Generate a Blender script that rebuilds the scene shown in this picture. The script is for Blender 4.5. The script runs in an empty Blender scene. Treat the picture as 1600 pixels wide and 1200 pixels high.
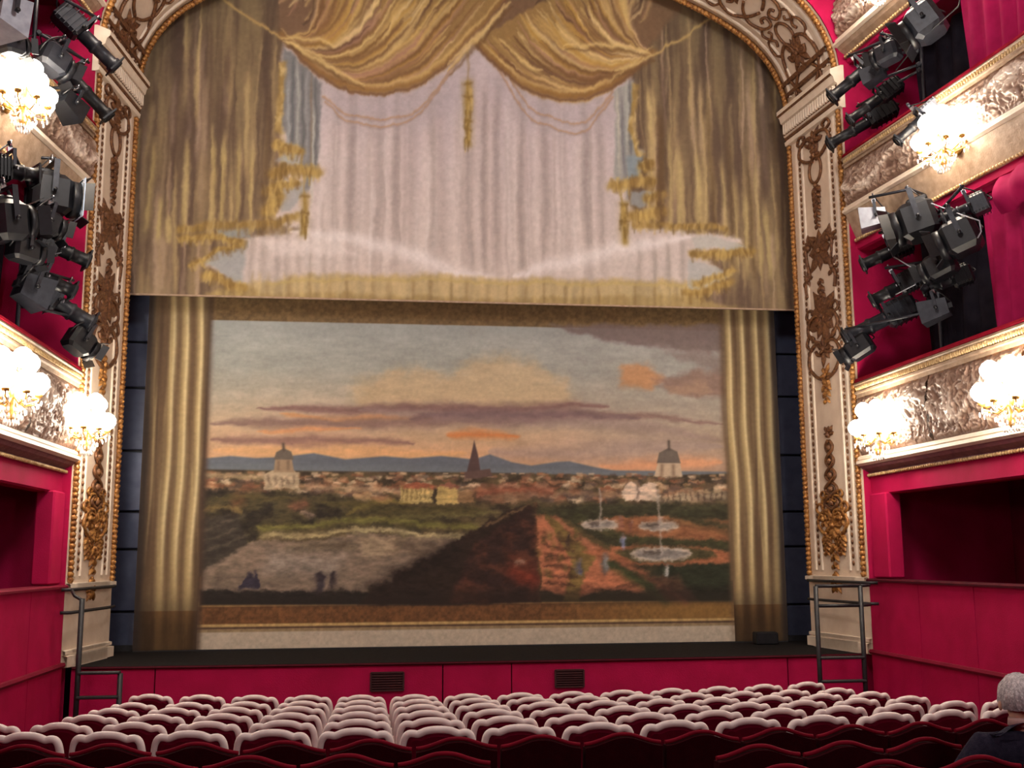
import bpy, math, random
import numpy as np
from mathutils import Vector, Matrix

# ------------------------------------------------------------------ camera, world, lights, exposure
C = bpy.context.scene
col = C.collection
EYE = 2.36
cam_data = bpy.data.cameras.new('camera')
cam_data.sensor_fit = 'HORIZONTAL'
cam_data.sensor_width = 36.0
cam_data.lens = 1688.8 / 1600.0 * 36.0
cam_data.clip_start = 0.05
cam = bpy.data.objects.new('camera', cam_data)
col.objects.link(cam)
yaw, pitch, roll = 0.12675, 0.15870, -0.00534
fwd = Vector((math.sin(yaw) * math.cos(pitch), math.cos(yaw) * math.cos(pitch), math.sin(pitch)))
rgt = Vector((math.cos(yaw), -math.sin(yaw), 0))
upv = rgt.cross(fwd)
r2 = rgt * math.cos(roll) + upv * math.sin(roll)
u2 = upv * math.cos(roll) - rgt * math.sin(roll)
M4 = Matrix((r2, u2, -fwd)).transposed().to_4x4()
M4.translation = Vector((-1.440, 0, EYE))
cam.matrix_world = M4
C.camera = cam

world = bpy.data.worlds.new('world')
C.world = world
world.use_nodes = True
world.node_tree.nodes['Background'].inputs[0].default_value = (0.02, 0.015, 0.015, 1)
world.node_tree.nodes['Background'].inputs[1].default_value = 1.0

def house_light(name, loc, power, radius, color=(1.0, 0.95, 0.90)):
    ld = bpy.data.lights.new(name, 'POINT')
    ld.energy = power
    ld.shadow_soft_size = radius
    ld.color = color
    o = bpy.data.objects.new(name, ld)
    o.location = loc
    col.objects.link(o)
    return o

# the chandelier that hangs over the stalls and the rows of lamps on the balconies behind the camera
house_light('chandelier_light', (0.0, 6.5, 10.6), 1150, 0.8)
house_light('balcony_light', (-3.6, 2.0, 4.2), 240, 0.6)
house_light('balcony_light', (3.6, 2.0, 4.2), 240, 0.6)

C.view_settings.view_transform = 'Standard'
C.view_settings.look = 'None'
C.view_settings.exposure = -0.15
C.view_settings.gamma = 1.0
C.view_settings.use_curve_mapping = False

rng = random.Random(7)
nr = np.random.RandomState(11)
PI = math.pi

# ------------------------------------------------------------------ materials
def lin(c):
    c = c / 255.0
    return c / 12.92 if c <= 0.04045 else ((c + 0.055) / 1.055) ** 2.4

def rgb(r, g, b):
    return (lin(r), lin(g), lin(b), 1.0)

def mat(name, c1, c2=None, scale=8.0, rough=0.6, metal=0.0, bump=0.0, bscale=None, detail=4.0, sheen=0.0, stretch=None, spec=0.5):
    m = bpy.data.materials.new(name)
    m.use_nodes = True
    nt = m.node_tree
    b = nt.nodes['Principled BSDF']
    b.inputs['Roughness'].default_value = rough
    b.inputs['Metallic'].default_value = metal
    b.inputs['Specular IOR Level'].default_value = spec
    if sheen:
        b.inputs['Sheen Weight'].default_value = sheen
        b.inputs['Sheen Roughness'].default_value = 0.4
        b.inputs['Sheen Tint'].default_value = c1
    tc = nt.nodes.new('ShaderNodeTexCoord')
    mp = nt.nodes.new('ShaderNodeMapping')
    nt.links.new(tc.outputs['Object'], mp.inputs[0])
    if stretch:
        mp.inputs['Scale'].default_value = stretch
    nz = nt.nodes.new('ShaderNodeTexNoise')
    nz.inputs['Scale'].default_value = scale
    nz.inputs['Detail'].default_value = detail
    nt.links.new(mp.outputs[0], nz.inputs['Vector'])
    cr = nt.nodes.new('ShaderNodeValToRGB')
    cr.color_ramp.elements[0].position = 0.35
    cr.color_ramp.elements[1].position = 0.65
    cr.color_ramp.elements[0].color = c1
    cr.color_ramp.elements[1].color = c2 or tuple(min(1, x * 1.15) for x in c1[:3]) + (1,)
    nt.links.new(nz.outputs[0], cr.inputs[0])
    nt.links.new(cr.outputs[0], b.inputs['Base Color'])
    if bump:
        n2 = nt.nodes.new('ShaderNodeTexNoise')
        n2.inputs['Scale'].default_value = bscale or scale * 4
        nt.links.new(mp.outputs[0], n2.inputs['Vector'])
        bp = nt.nodes.new('ShaderNodeBump')
        bp.inputs['Strength'].default_value = bump
        bp.inputs['Distance'].default_value = 0.02
        nt.links.new(n2.outputs[0], bp.inputs['Height'])
        nt.links.new(bp.outputs[0], b.inputs['Normal'])
    return m

def attr_mat(name, rough=0.7, metal=0.0, bump=0.0, bscale=60, spec=0.3):
    m = bpy.data.materials.new(name)
    m.use_nodes = True
    nt = m.node_tree
    b = nt.nodes['Principled BSDF']
    b.inputs['Roughness'].default_value = rough
    b.inputs['Metallic'].default_value = metal
    b.inputs['Specular IOR Level'].default_value = spec
    a = nt.nodes.new('ShaderNodeAttribute')
    a.attribute_name = 'paint'
    nt.links.new(a.outputs['Color'], b.inputs['Base Color'])
    if bump:
        tc = nt.nodes.new('ShaderNodeTexCoord')
        nz = nt.nodes.new('ShaderNodeTexNoise')
        nz.inputs['Scale'].default_value = bscale
        nt.links.new(tc.outputs['Object'], nz.inputs['Vector'])
        bp = nt.nodes.new('ShaderNodeBump')
        bp.inputs['Strength'].default_value = bump
        bp.inputs['Distance'].default_value = 0.01
        nt.links.new(nz.outputs[0], bp.inputs['Height'])
        nt.links.new(bp.outputs[0], b.inputs['Normal'])
    return m

def glow_mat(name, c, strength):
    m = bpy.data.materials.new(name)
    m.use_nodes = True
    b = m.node_tree.nodes['Principled BSDF']
    b.inputs['Base Color'].default_value = c
    b.inputs['Emission Color'].default_value = c
    b.inputs['Emission Strength'].default_value = strength
    return m

MT = {
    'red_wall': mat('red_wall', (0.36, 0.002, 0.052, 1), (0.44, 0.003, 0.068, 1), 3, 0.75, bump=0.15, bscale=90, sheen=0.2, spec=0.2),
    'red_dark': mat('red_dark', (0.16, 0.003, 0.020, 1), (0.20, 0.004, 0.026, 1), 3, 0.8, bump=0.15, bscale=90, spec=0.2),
    'rail_dark': mat('rail_dark', (0.05, 0.004, 0.010, 1), (0.07, 0.005, 0.012, 1), 6, 0.8, spec=0.1),
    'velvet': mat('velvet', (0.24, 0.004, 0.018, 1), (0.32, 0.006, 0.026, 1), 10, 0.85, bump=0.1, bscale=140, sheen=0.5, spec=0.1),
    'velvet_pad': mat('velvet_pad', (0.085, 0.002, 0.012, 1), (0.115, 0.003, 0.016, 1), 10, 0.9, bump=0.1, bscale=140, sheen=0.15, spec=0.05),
    'velvet_deep_shade': mat('velvet_deep_shade', (0.022, 0.001, 0.003, 1), (0.030, 0.0015, 0.004, 1), 10, 0.9, bump=0.1, bscale=140, spec=0.05),  # maroon velvet darkened for chair backs that little light reaches
    'velvet_roll_highlight': mat('velvet_roll_highlight', (0.14, 0.002, 0.012, 1), (0.18, 0.003, 0.015, 1), 14, 0.8, bump=0.1, bscale=140, sheen=0.4, spec=0.1),  # lighter red carrying the rim highlight along the chair tops
    'drape': mat('drape', (0.28, 0.006, 0.060, 1), (0.36, 0.009, 0.080, 1), 5, 0.8, sheen=0.5, spec=0.1),
    'carpet': mat('carpet', (0.07, 0.004, 0.010, 1), (0.10, 0.006, 0.014, 1), 30, 0.95, bump=0.3, bscale=200, spec=0.1),
    'white_wood': mat('white_wood', rgb(222, 206, 203), rgb(232, 218, 214), 14, 0.45),
    'cream': mat('cream', rgb(206, 186, 166), rgb(218, 200, 180), 4, 0.55, bump=0.08, bscale=40),
    'cream_line': mat('cream_line', rgb(222, 206, 186), rgb(232, 218, 200), 8, 0.5),
    'gold': mat('gold', rgb(112, 66, 32), rgb(190, 138, 76), 22, 0.38, metal=0.35, bump=0.35, bscale=60),
    'gold_dark': mat('gold_dark', rgb(82, 50, 34), rgb(130, 88, 54), 26, 0.45, metal=0.25, bump=0.35, bscale=60),
    'gold_pale': mat('gold_pale', rgb(176, 142, 92), rgb(214, 186, 140), 24, 0.4, metal=0.2, bump=0.2, bscale=60),
    'plaster_mauve': mat('plaster_mauve', rgb(112, 66, 76), rgb(134, 84, 92), 10, 0.6, bump=0.2, bscale=40),
    'plaster': mat('plaster', rgb(150, 126, 104), rgb(176, 152, 130), 10, 0.6, bump=0.2, bscale=40),
    'black': mat('black', (0.010, 0.010, 0.012, 1), (0.018, 0.018, 0.022, 1), 12, 0.5),
    'black_cloth': mat('black_cloth', (0.010, 0.008, 0.014, 1), (0.016, 0.013, 0.020, 1), 6, 0.95, bump=0.2, bscale=160, spec=0.1),
    'stage': mat('stage', (0.008, 0.007, 0.007, 1), (0.015, 0.013, 0.013, 1), 18, 0.9, bump=0.1, bscale=60, spec=0.1),
    'steel': mat('steel', (0.085, 0.10, 0.17, 1), (0.11, 0.13, 0.21, 1), 5, 0.34, metal=0.5),
    'lamp_black': mat('lamp_black', (0.004, 0.0045, 0.007, 1), (0.008, 0.009, 0.013, 1), 16, 0.45, metal=0.2),
    'lamp_grey': mat('lamp_grey', (0.016, 0.018, 0.026, 1), (0.030, 0.033, 0.044, 1), 16, 0.42, metal=0.3),
    'lamp_pale': mat('lamp_pale', (0.26, 0.28, 0.34, 1), (0.36, 0.38, 0.45, 1), 10, 0.35, metal=0.1),
    'gel_blue': mat('gel_blue', (0.40, 0.50, 0.66, 1), (0.52, 0.62, 0.78, 1), 10, 0.2),
    'lens': mat('lens', (0.02, 0.022, 0.032, 1), (0.03, 0.034, 0.05, 1), 4, 0.06, spec=0.9),
    'brass': mat('brass', rgb(170, 125, 60), rgb(205, 165, 95), 20, 0.3, metal=0.8),
    'chrome': mat('chrome', (0.45, 0.46, 0.5, 1), (0.6, 0.6, 0.64, 1), 20, 0.25, metal=0.9),
    'bulb': glow_mat('bulb', (1.0, 0.93, 0.80, 1), 26.0),
    'crystal': mat('crystal', (0.85, 0.83, 0.80, 1), (0.95, 0.93, 0.90, 1), 30, 0.08, spec=0.9),
    'led': glow_mat('led', (0.15, 1.0, 0.2, 1), 5.0),
    'canvas': attr_mat('canvas', 0.75, bump=0.12, bscale=45),
    'relief': attr_mat('relief', 0.45, metal=0.15, spec=0.5),
    'vent': mat('vent', (0.035, 0.004, 0.006, 1), (0.05, 0.005, 0.008, 1), 20, 0.7),
    'ceiling': mat('ceiling', rgb(150, 120, 100), rgb(170, 140, 118), 3, 0.8),
    'skin': mat('skin', rgb(196, 150, 130), rgb(206, 162, 142), 12, 0.55),
    'hair_grey': mat('hair_grey', rgb(150, 142, 146), rgb(205, 196, 198), 60, 0.6, bump=0.6, bscale=120, stretch=(1, 1, 0.35)),
    'jacket': mat('jacket', (0.012, 0.010, 0.022, 1), (0.022, 0.018, 0.034, 1), 40, 0.9, bump=0.3, bscale=200, spec=0.1),
    'shirt': mat('shirt', rgb(190, 150, 150), rgb(200, 165, 160), 40, 0.8),
}

# ------------------------------------------------------------------ mesh helpers
class MB:
    def __init__(self):
        self.v = []
        self.f = []
        self.sm = []

    def add(self, vs, fs, smooth=False):
        n = len(self.v)
        self.v.extend([tuple(x) for x in vs])
        for f in fs:
            self.f.append([i + n for i in f])
            self.sm.append(smooth)
        return self

    def box(self, c, s, rot=None, taper=1.0):
        vs = []
        for z in (-1, 1):
            k = taper if z > 0 else 1.0
            for y in (-1, 1):
                for x in (-1, 1):
                    p = Vector((x * s[0] / 2 * k, y * s[1] / 2 * k, z * s[2] / 2))
                    if rot is not None:
                        p = rot @ p
                    vs.append(p + Vector(c))
        return self.add(vs, [(0, 2, 3, 1), (4, 5, 7, 6), (0, 1, 5, 4), (2, 6, 7, 3), (0, 4, 6, 2), (1, 3, 7, 5)])

    def rbox(self, c, s, b=0.02, rot=None):
        # box with chamfered edges
        hx, hy, hz = s[0] / 2, s[1] / 2, s[2] / 2
        rings = []
        for z, k in ((-hz, b), (-hz + b, 0), (hz - b, 0), (hz, b)):
            x0, y0 = hx - k, hy - k
            bb = b if k == 0 else b * 0.7
            rings.append([(-x0 + bb, -y0, z), (x0 - bb, -y0, z), (x0, -y0 + bb, z), (x0, y0 - bb, z), (x0 - bb, y0, z), (-x0 + bb, y0, z), (-x0, y0 - bb, z), (-x0, -y0 + bb, z)])
        vs = [Vector(p) for r in rings for p in r]
        if rot is not None:
            vs = [rot @ p for p in vs]
        vs = [p + Vector(c) for p in vs]
        fs = [tuple(reversed(range(8))), tuple(range(24, 32))]
        for k in range(3):
            for i in range(8):
                j = (i + 1) % 8
                fs.append((k * 8 + i, k * 8 + j, k * 8 + 8 + j, k * 8 + 8 + i))
        return self.add(vs, fs)

    def tube(self, path, r, n=8, closed=False, flat=1.0, up=None):
        P = [Vector(p) for p in path]
        m = len(P)
        R = r if isinstance(r, (list, tuple)) else [r] * m
        vs = []
        prev = None
        for i in range(m):
            a = P[(i - 1) % m] if (closed or i > 0) else P[i]
            b = P[(i + 1) % m] if (closed or i < m - 1) else P[i]
            t = (b - a)
            t = t.normalized() if t.length > 1e-9 else Vector((0, 0, 1))
            if prev is None:
                ref = Vector(up) if up else (Vector((0, 0, 1)) if abs(t.z) < 0.9 else Vector((1, 0, 0)))
                nx = (ref - t * ref.dot(t)).normalized()
            else:
                nx = prev - t * prev.dot(t)
                nx = nx.normalized() if nx.length > 1e-6 else prev
            prev = nx
            ny = t.cross(nx)
            for k in range(n):
                an = 2 * PI * k / n
                vs.append(P[i] + nx * (math.cos(an) * R[i]) + ny * (math.sin(an) * R[i] * flat))
        fs = []
        for i in range(m if closed else m - 1):
            j = (i + 1) % m
            for k in range(n):
                l = (k + 1) % n
                fs.append((i * n + k, i * n + l, j * n + l, j * n + k))
        self.add(vs, fs, True)
        if not closed:
            self.add(vs[:n], [tuple(reversed(range(n)))])
            self.add(vs[-n:], [tuple(range(n))])
        return self

    def lathe(self, prof, axis_o=(0, 0, 0), rot=None, n=16):
        # prof: (radius, height along local z)
        vs = []
        for r, z in prof:
            for k in range(n):
                an = 2 * PI * k / n
                p = Vector((r * math.cos(an), r * math.sin(an), z))
                if rot is not None:
                    p = rot @ p
                vs.append(p + Vector(axis_o))
        fs = []
        for i in range(len(prof) - 1):
            for k in range(n):
                l = (k + 1) % n
                fs.append((i * n + k, i * n + l, (i + 1) * n + l, (i + 1) * n + k))
        self.add(vs, fs, True)
        self.add(vs[:n], [tuple(reversed(range(n)))])
        self.add(vs[-n:], [tuple(range(n))])
        return self

    def ball(self, c, r, n=8, m=6, s=(1, 1, 1), rot=None):
        prof = []
        vs = [ ]
        for i in range(m + 1):
            th = PI * i / m
            for k in range(n):
                an = 2 * PI * k / n
                p = Vector((r * s[0] * math.sin(th) * math.cos(an), r * s[1] * math.sin(th) * math.sin(an), -r * s[2] * math.cos(th)))
                if rot is not None:
                    p = rot @ p
                vs.append(p + Vector(c))
        fs = []
        for i in range(m):
            for k in range(n):
                l = (k + 1) % n
                fs.append((i * n + k, i * n + l, (i + 1) * n + l, (i + 1) * n + k))
        return self.add(vs, fs, True)

    def prism(self, outline, d, fn=None):
        # outline: list of 2D points (x,z) extruded from y=d[0] to y=d[1]
        n = len(outline)
        vs = [(x, d[0], z) for x, z in outline] + [(x, d[1], z) for x, z in outline]
        if fn:
            vs = [fn(*p) for p in vs]
        fs = [tuple(range(n)), tuple(reversed(range(n, 2 * n)))]
        for i in range(n):
            j = (i + 1) % n
            fs.append((i, i + n, j + n, j))
        return self.add(vs, fs)

    def sweep(self, prof, path, closed_prof=True, smooth=False, caps=True):
        # prof: list of 2D; path: list of functions mapping (a,b)->3D
        n = len(prof)
        vs = []
        for fn in path:
            vs.extend(fn(a, b) for a, b in prof)
        fs = []
        for i in range(len(path) - 1):
            for k in range(n if closed_prof else n - 1):
                l = (k + 1) % n
                fs.append((i * n + k, i * n + l, (i + 1) * n + l, (i + 1) * n + k))
        self.add(vs, fs, smooth)
        if closed_prof and caps:
            self.add(vs[:n], [tuple(range(n))])
            self.add(vs[-n:], [tuple(reversed(range(n)))])
        return self

    def grid(self, P, smooth=True):
        # P[i][j] -> point
        a, b = len(P), len(P[0])
        fs = [(i * b + j, i * b + j + 1, (i + 1) * b + j + 1, (i + 1) * b + j) for i in range(a - 1) for j in range(b - 1)]
        return self.add([p for r in P for p in r], fs, smooth)

    def build(self, name, material, parent=None, fix=True):
        me = bpy.data.meshes.new(name)
        me.from_pydata(self.v, [], self.f)
        me.polygons.foreach_set('use_smooth', self.sm)
        me.materials.append(MT[material] if isinstance(material, str) else material)
        if fix:
            import bmesh
            bm = bmesh.new()
            bm.from_mesh(me)
            bmesh.ops.remove_doubles(bm, verts=bm.verts, dist=1e-5)
            bmesh.ops.recalc_face_normals(bm, faces=bm.faces)
            bm.to_mesh(me)
            bm.free()
        me.update()
        o = bpy.data.objects.new(name, me)
        col.objects.link(o)
        if parent is not None:
            o.parent = parent
        return o

def tag(o, label=None, cat=None, group=None, kind=None):
    if label: o['label'] = label
    if cat: o['category'] = cat
    if group: o['group'] = group
    if kind: o['kind'] = kind
    return o

def empty(name, loc=(0, 0, 0), label=None, cat=None, group=None, rz=0.0, kind=None):
    o = bpy.data.objects.new(name, None)
    o.empty_display_size = 0.1
    col.objects.link(o)
    o.location = loc
    o.rotation_euler = (0, 0, rz)
    return tag(o, label, cat, group, kind)

def shared(name, me, parent, loc=(0, 0, 0), rot=None):
    o = bpy.data.objects.new(name, me)
    col.objects.link(o)
    o.parent = parent
    o.location = loc
    if rot: o.rotation_euler = rot
    return o

def copy_tree(o, parent=None):
    c = o.copy()
    col.objects.link(c)
    if parent is not None:
        c.parent = parent
    for ch in list(o.children):
        copy_tree(ch, c)
    return c

def rot_to(d, upish=(0, 0, 1)):
    y = Vector(d).normalized()
    z = Vector(upish)
    x = y.cross(z).normalized()
    z = x.cross(y)
    return Matrix((x, y, z)).transposed()

# ------------------------------------------------------------------ the setting
D = 15.67          # plane of the curtain line
YO = 14.09         # front edge of the deep proscenium reveal
XO = 5.19

def floor_z(y):
    return max(0.0, 0.0695 * (11.86 - y))

def struct(name, mb, m, parent=None, label=None, fix=True):
    o = mb.build(name, m, parent, fix)
    if parent is None:
        o['kind'] = 'structure'
        if label: o['label'] = label
    return o

struct('floor', MB().prism([(-7.6, 0), (7.6, 0), (7.6, -0.2), (-7.6, -0.2)], (11.86, 14.4)).add(
    [(-7.6, 11.86, 0), (7.6, 11.86, 0), (7.6, -3.2, floor_z(-3.2)), (-7.6, -3.2, floor_z(-3.2)),
     (-7.6, 11.86, -0.2), (7.6, 11.86, -0.2), (7.6, -3.2, -0.2), (-7.6, -3.2, -0.2)],
    [(0, 1, 2, 3), (7, 6, 5, 4), (2, 6, 7, 3), (0, 3, 7, 4), (1, 5, 6, 2)]), 'carpet', label='dark red carpeted floor sloping down to the stage')
struct('ceiling', MB().box((0, 5.3, 12.9), (15.4, 17.4, 0.2)), 'ceiling', label='ceiling high over the stalls')
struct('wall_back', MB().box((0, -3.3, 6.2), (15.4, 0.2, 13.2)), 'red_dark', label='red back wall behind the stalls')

# proscenium front wall with the arched opening (closed above the reveal)
ARCH = [(5.0, 9.2), (4.95, 9.62), (4.76, 10.08), (4.45, 10.46), (4.03, 10.77), (3.56, 11.02), (3.0, 11.25), (2.0, 11.55), (1.0, 11.70), (0.0, 11.75)]
def smooth_arch(n=48):
    pts = ARCH + [(-x, z) for x, z in reversed(ARCH[:-1])]
    P = [Vector((x, 0, z)) for x, z in pts]
    # Catmull-Rom then equal arc length
    out = []
    for i in range(len(P) - 1):
        p0 = P[max(0, i - 1)]; p1 = P[i]; p2 = P[i + 1]; p3 = P[min(len(P) - 1, i + 2)]
        for k in range(12):
            t = k / 12
            out.append(0.5 * ((2 * p1) + (p2 - p0) * t + (2 * p0 - 5 * p1 + 4 * p2 - p3) * t * t + (3 * p1 - p0 - 3 * p2 + p3) * t ** 3))
    out.append(P[-1])
    L = [0]
    for a, b in zip(out, out[1:]): L.append(L[-1] + (b - a).length)
    res = []
    j = 0
    for i in range(n + 1):
        s = L[-1] * i / n
        while j < len(L) - 2 and L[j + 1] < s: j += 1
        t = (s - L[j]) / max(1e-9, L[j + 1] - L[j])
        res.append(out[j].lerp(out[j + 1], min(1, t)))
    return res, L[-1]
ARC, ARC_LEN = smooth_arch(64)

def arch_p(t, s, o=0.0):
    # t: 0 (right springing) .. 1 (left springing); s: 0 inner .. 1.59 outer; o: offset into the opening
    x = max(0.0, min(1.0, t)) * 64
    i = min(63, int(x)); p = ARC[i].lerp(ARC[i + 1], x - i)
    d = (ARC[min(64, i + 1)] - ARC[max(0, i - 0)]).normalized()
    nrm = Vector((-d.z, 0, d.x))          # towards the opening
    if nrm.dot(Vector((0, 0, 9.2)) - p) < 0: nrm = -nrm
    k = s / 1.59
    c = Vector((0, 0, 9.2))
    q = c + (p - c) * (1 + 0.038 * k)
    q.y = D - (D - YO) * k
    return q + nrm * o

def pil_p(side, s, z, o=0.0):
    k = s / 1.59
    return Vector((side * (5.0 + 0.19 * k - o), D - (D - YO) * k, z))

wf = MB()
outer = [Vector((5.19, YO, 0)), Vector((5.19, YO, 9.2))] + [arch_p(i / 64, 1.59) for i in range(65)] + [Vector((-5.19, YO, 9.2)), Vector((-5.19, YO, 0))]
frame = []
for q in outer:
    if q.z < 9.2 + 1e-6: frame.append(Vector((7.6 if q.x > 0 else -7.6, YO, q.z)))
    else:
        frame.append(Vector((q.x * 7.6 / 5.19, YO, 9.2 + (q.z - 9.2) * 3.7 / 2.65)))
for y in (-0.02, 0.22):
    n0 = len(wf.v)
    wf.add([q + Vector((0, y, 0)) for q in outer] + [q + Vector((0, y, 0)) for q in frame],
           [(i, i + 1, len(outer) + i + 1, len(outer) + i) for i in range(len(outer) - 1)])
struct('wall_front', wf, 'red_wall', label='red wall beside the proscenium closing off the boxes', fix=False)

# stage
def apron(x): return 14.12 + 0.006 * x * x
so = MB()
xs = [-5.1 + 10.2 * i / 24 for i in range(25)]
top = [(x, apron(x) + 0.02) for x in xs]
vs = [(x, y, 1.05) for x, y in top] + [(x, 17.2, 1.05) for x, y in top] + [(x, y, 0.97) for x, y in top] + [(x, 17.2, 0.97) for x, y in top]
fs = []
for i in range(24):
    fs += [(i, i + 1, 26 + i, 25 + i), (i, 50 + i, 51 + i, i + 1), (50 + i, 75 + i, 76 + i, 51 + i)]
so.add(vs, fs)
so.box((-5.6, 16.4, 1.01), (1.0, 1.5, 0.08)).box((5.6, 16.4, 1.01), (1.0, 1.5, 0.08))
struct('floor_stage', so, 'stage', label='dark boarded stage floor with rounded front edge')

front = empty('trim_1', (0, 0, 0), kind='structure', label='red curved stage front below the curtain')
seams = [-5.12, -4.1, -0.545, 0.335, 4.05, 5.12]
for a, b in zip(seams, seams[1:]):
    m = MB()
    k = 10
    out = [(a + 0.008 + (b - a - 0.016) * i / k) for i in range(k + 1)]
    vs = [(x, apron(x), z) for z in (0.0, 1.015) for x in out] + [(x, apron(x) + 0.1, z) for z in (0.0, 1.015) for x in out]
    n = k + 1
    fs = []
    for i in range(k):
        fs += [(i, i + 1, n + i + 1, n + i), (n + i, n + i + 1, 3 * n + i + 1, 3 * n + i)]
    fs += [(0, n, 3 * n, 2 * n), (k, 2 * n + k, 3 * n + k, n + k)]
    m.add(vs, fs)
    m.build('panel', 'red_wall', front)
m = MB()
m.sweep([(-0.02, 1.015), (-0.03, 1.03), (-0.02, 1.046), (0.02, 1.046), (0.02, 1.015)],
        [(lambda a, b, x=x: (x, apron(x) + a, b)) for x in xs])
m.build('rail', 'rail_dark', front)
for xa, xb, za, zb in ((-1.45, -1.04, 0.71, 0.93), (0.90, 1.27, 0.71, 0.92)):
    xm = (xa + xb) / 2
    v = MB()
    y0 = apron(xm) - 0.012
    v.box((xm, y0, za - 0.0), (xb - xa, 0.03, 0.02)).box((xm, y0, zb), (xb - xa, 0.03, 0.02)).box((xa, y0, (za + zb) / 2), (0.02, 0.03, zb - za)).box((xb, y0, (za + zb) / 2), (0.02, 0.03, zb - za))
    v.box((xm, y0 + 0.012, (za + zb) / 2), (xb - xa, 0.012, zb - za))
    vo = v.build('vent', 'vent', front)
    sl = MB().box((0, 0, 0), (xb - xa - 0.03, 0.022, 0.008), Matrix.Rotation(0.6, 3, 'X')).build('slat', 'vent', vo)
    sl.location = (xm, y0 - 0.004, za + 0.03)
    for k in range(1, 6):
        s2 = shared('slat', sl.data, vo, (xm, y0 - 0.004, za + 0.03 + k * (zb - za - 0.04) / 6))

# ------------------------------------------------------------------ painted canvases
def fbm(X, Z, sx, sz, seed, octv=4):
    r = np.random.RandomState(seed)
    out = np.zeros_like(X)
    amp = 1.0; tot = 0
    for o in range(octv):
        g = r.rand(97, 97)
        u = X * sx * 2 ** o + 13.7 * o; w = Z * sz * 2 ** o + 5.1 * o
        iu = np.floor(u).astype(int); iw = np.floor(w).astype(int)
        fu = u - iu; fw = w - iw
        fu = fu * fu * (3 - 2 * fu); fw = fw * fw * (3 - 2 * fw)
        a = g[iw % 97, iu % 97]; b = g[iw % 97, (iu + 1) % 97]; c = g[(iw + 1) % 97, iu % 97]; d = g[(iw + 1) % 97, (iu + 1) % 97]
        out += amp * ((a * (1 - fu) + b * fu) * (1 - fw) + (c * (1 - fu) + d * fu) * fw)
        tot += amp; amp *= 0.55
    return out / tot

def sm(a, b, x):
    t = np.clip((x - a) / (b - a), 0, 1)
    return t * t * (3 - 2 * t)

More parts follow.
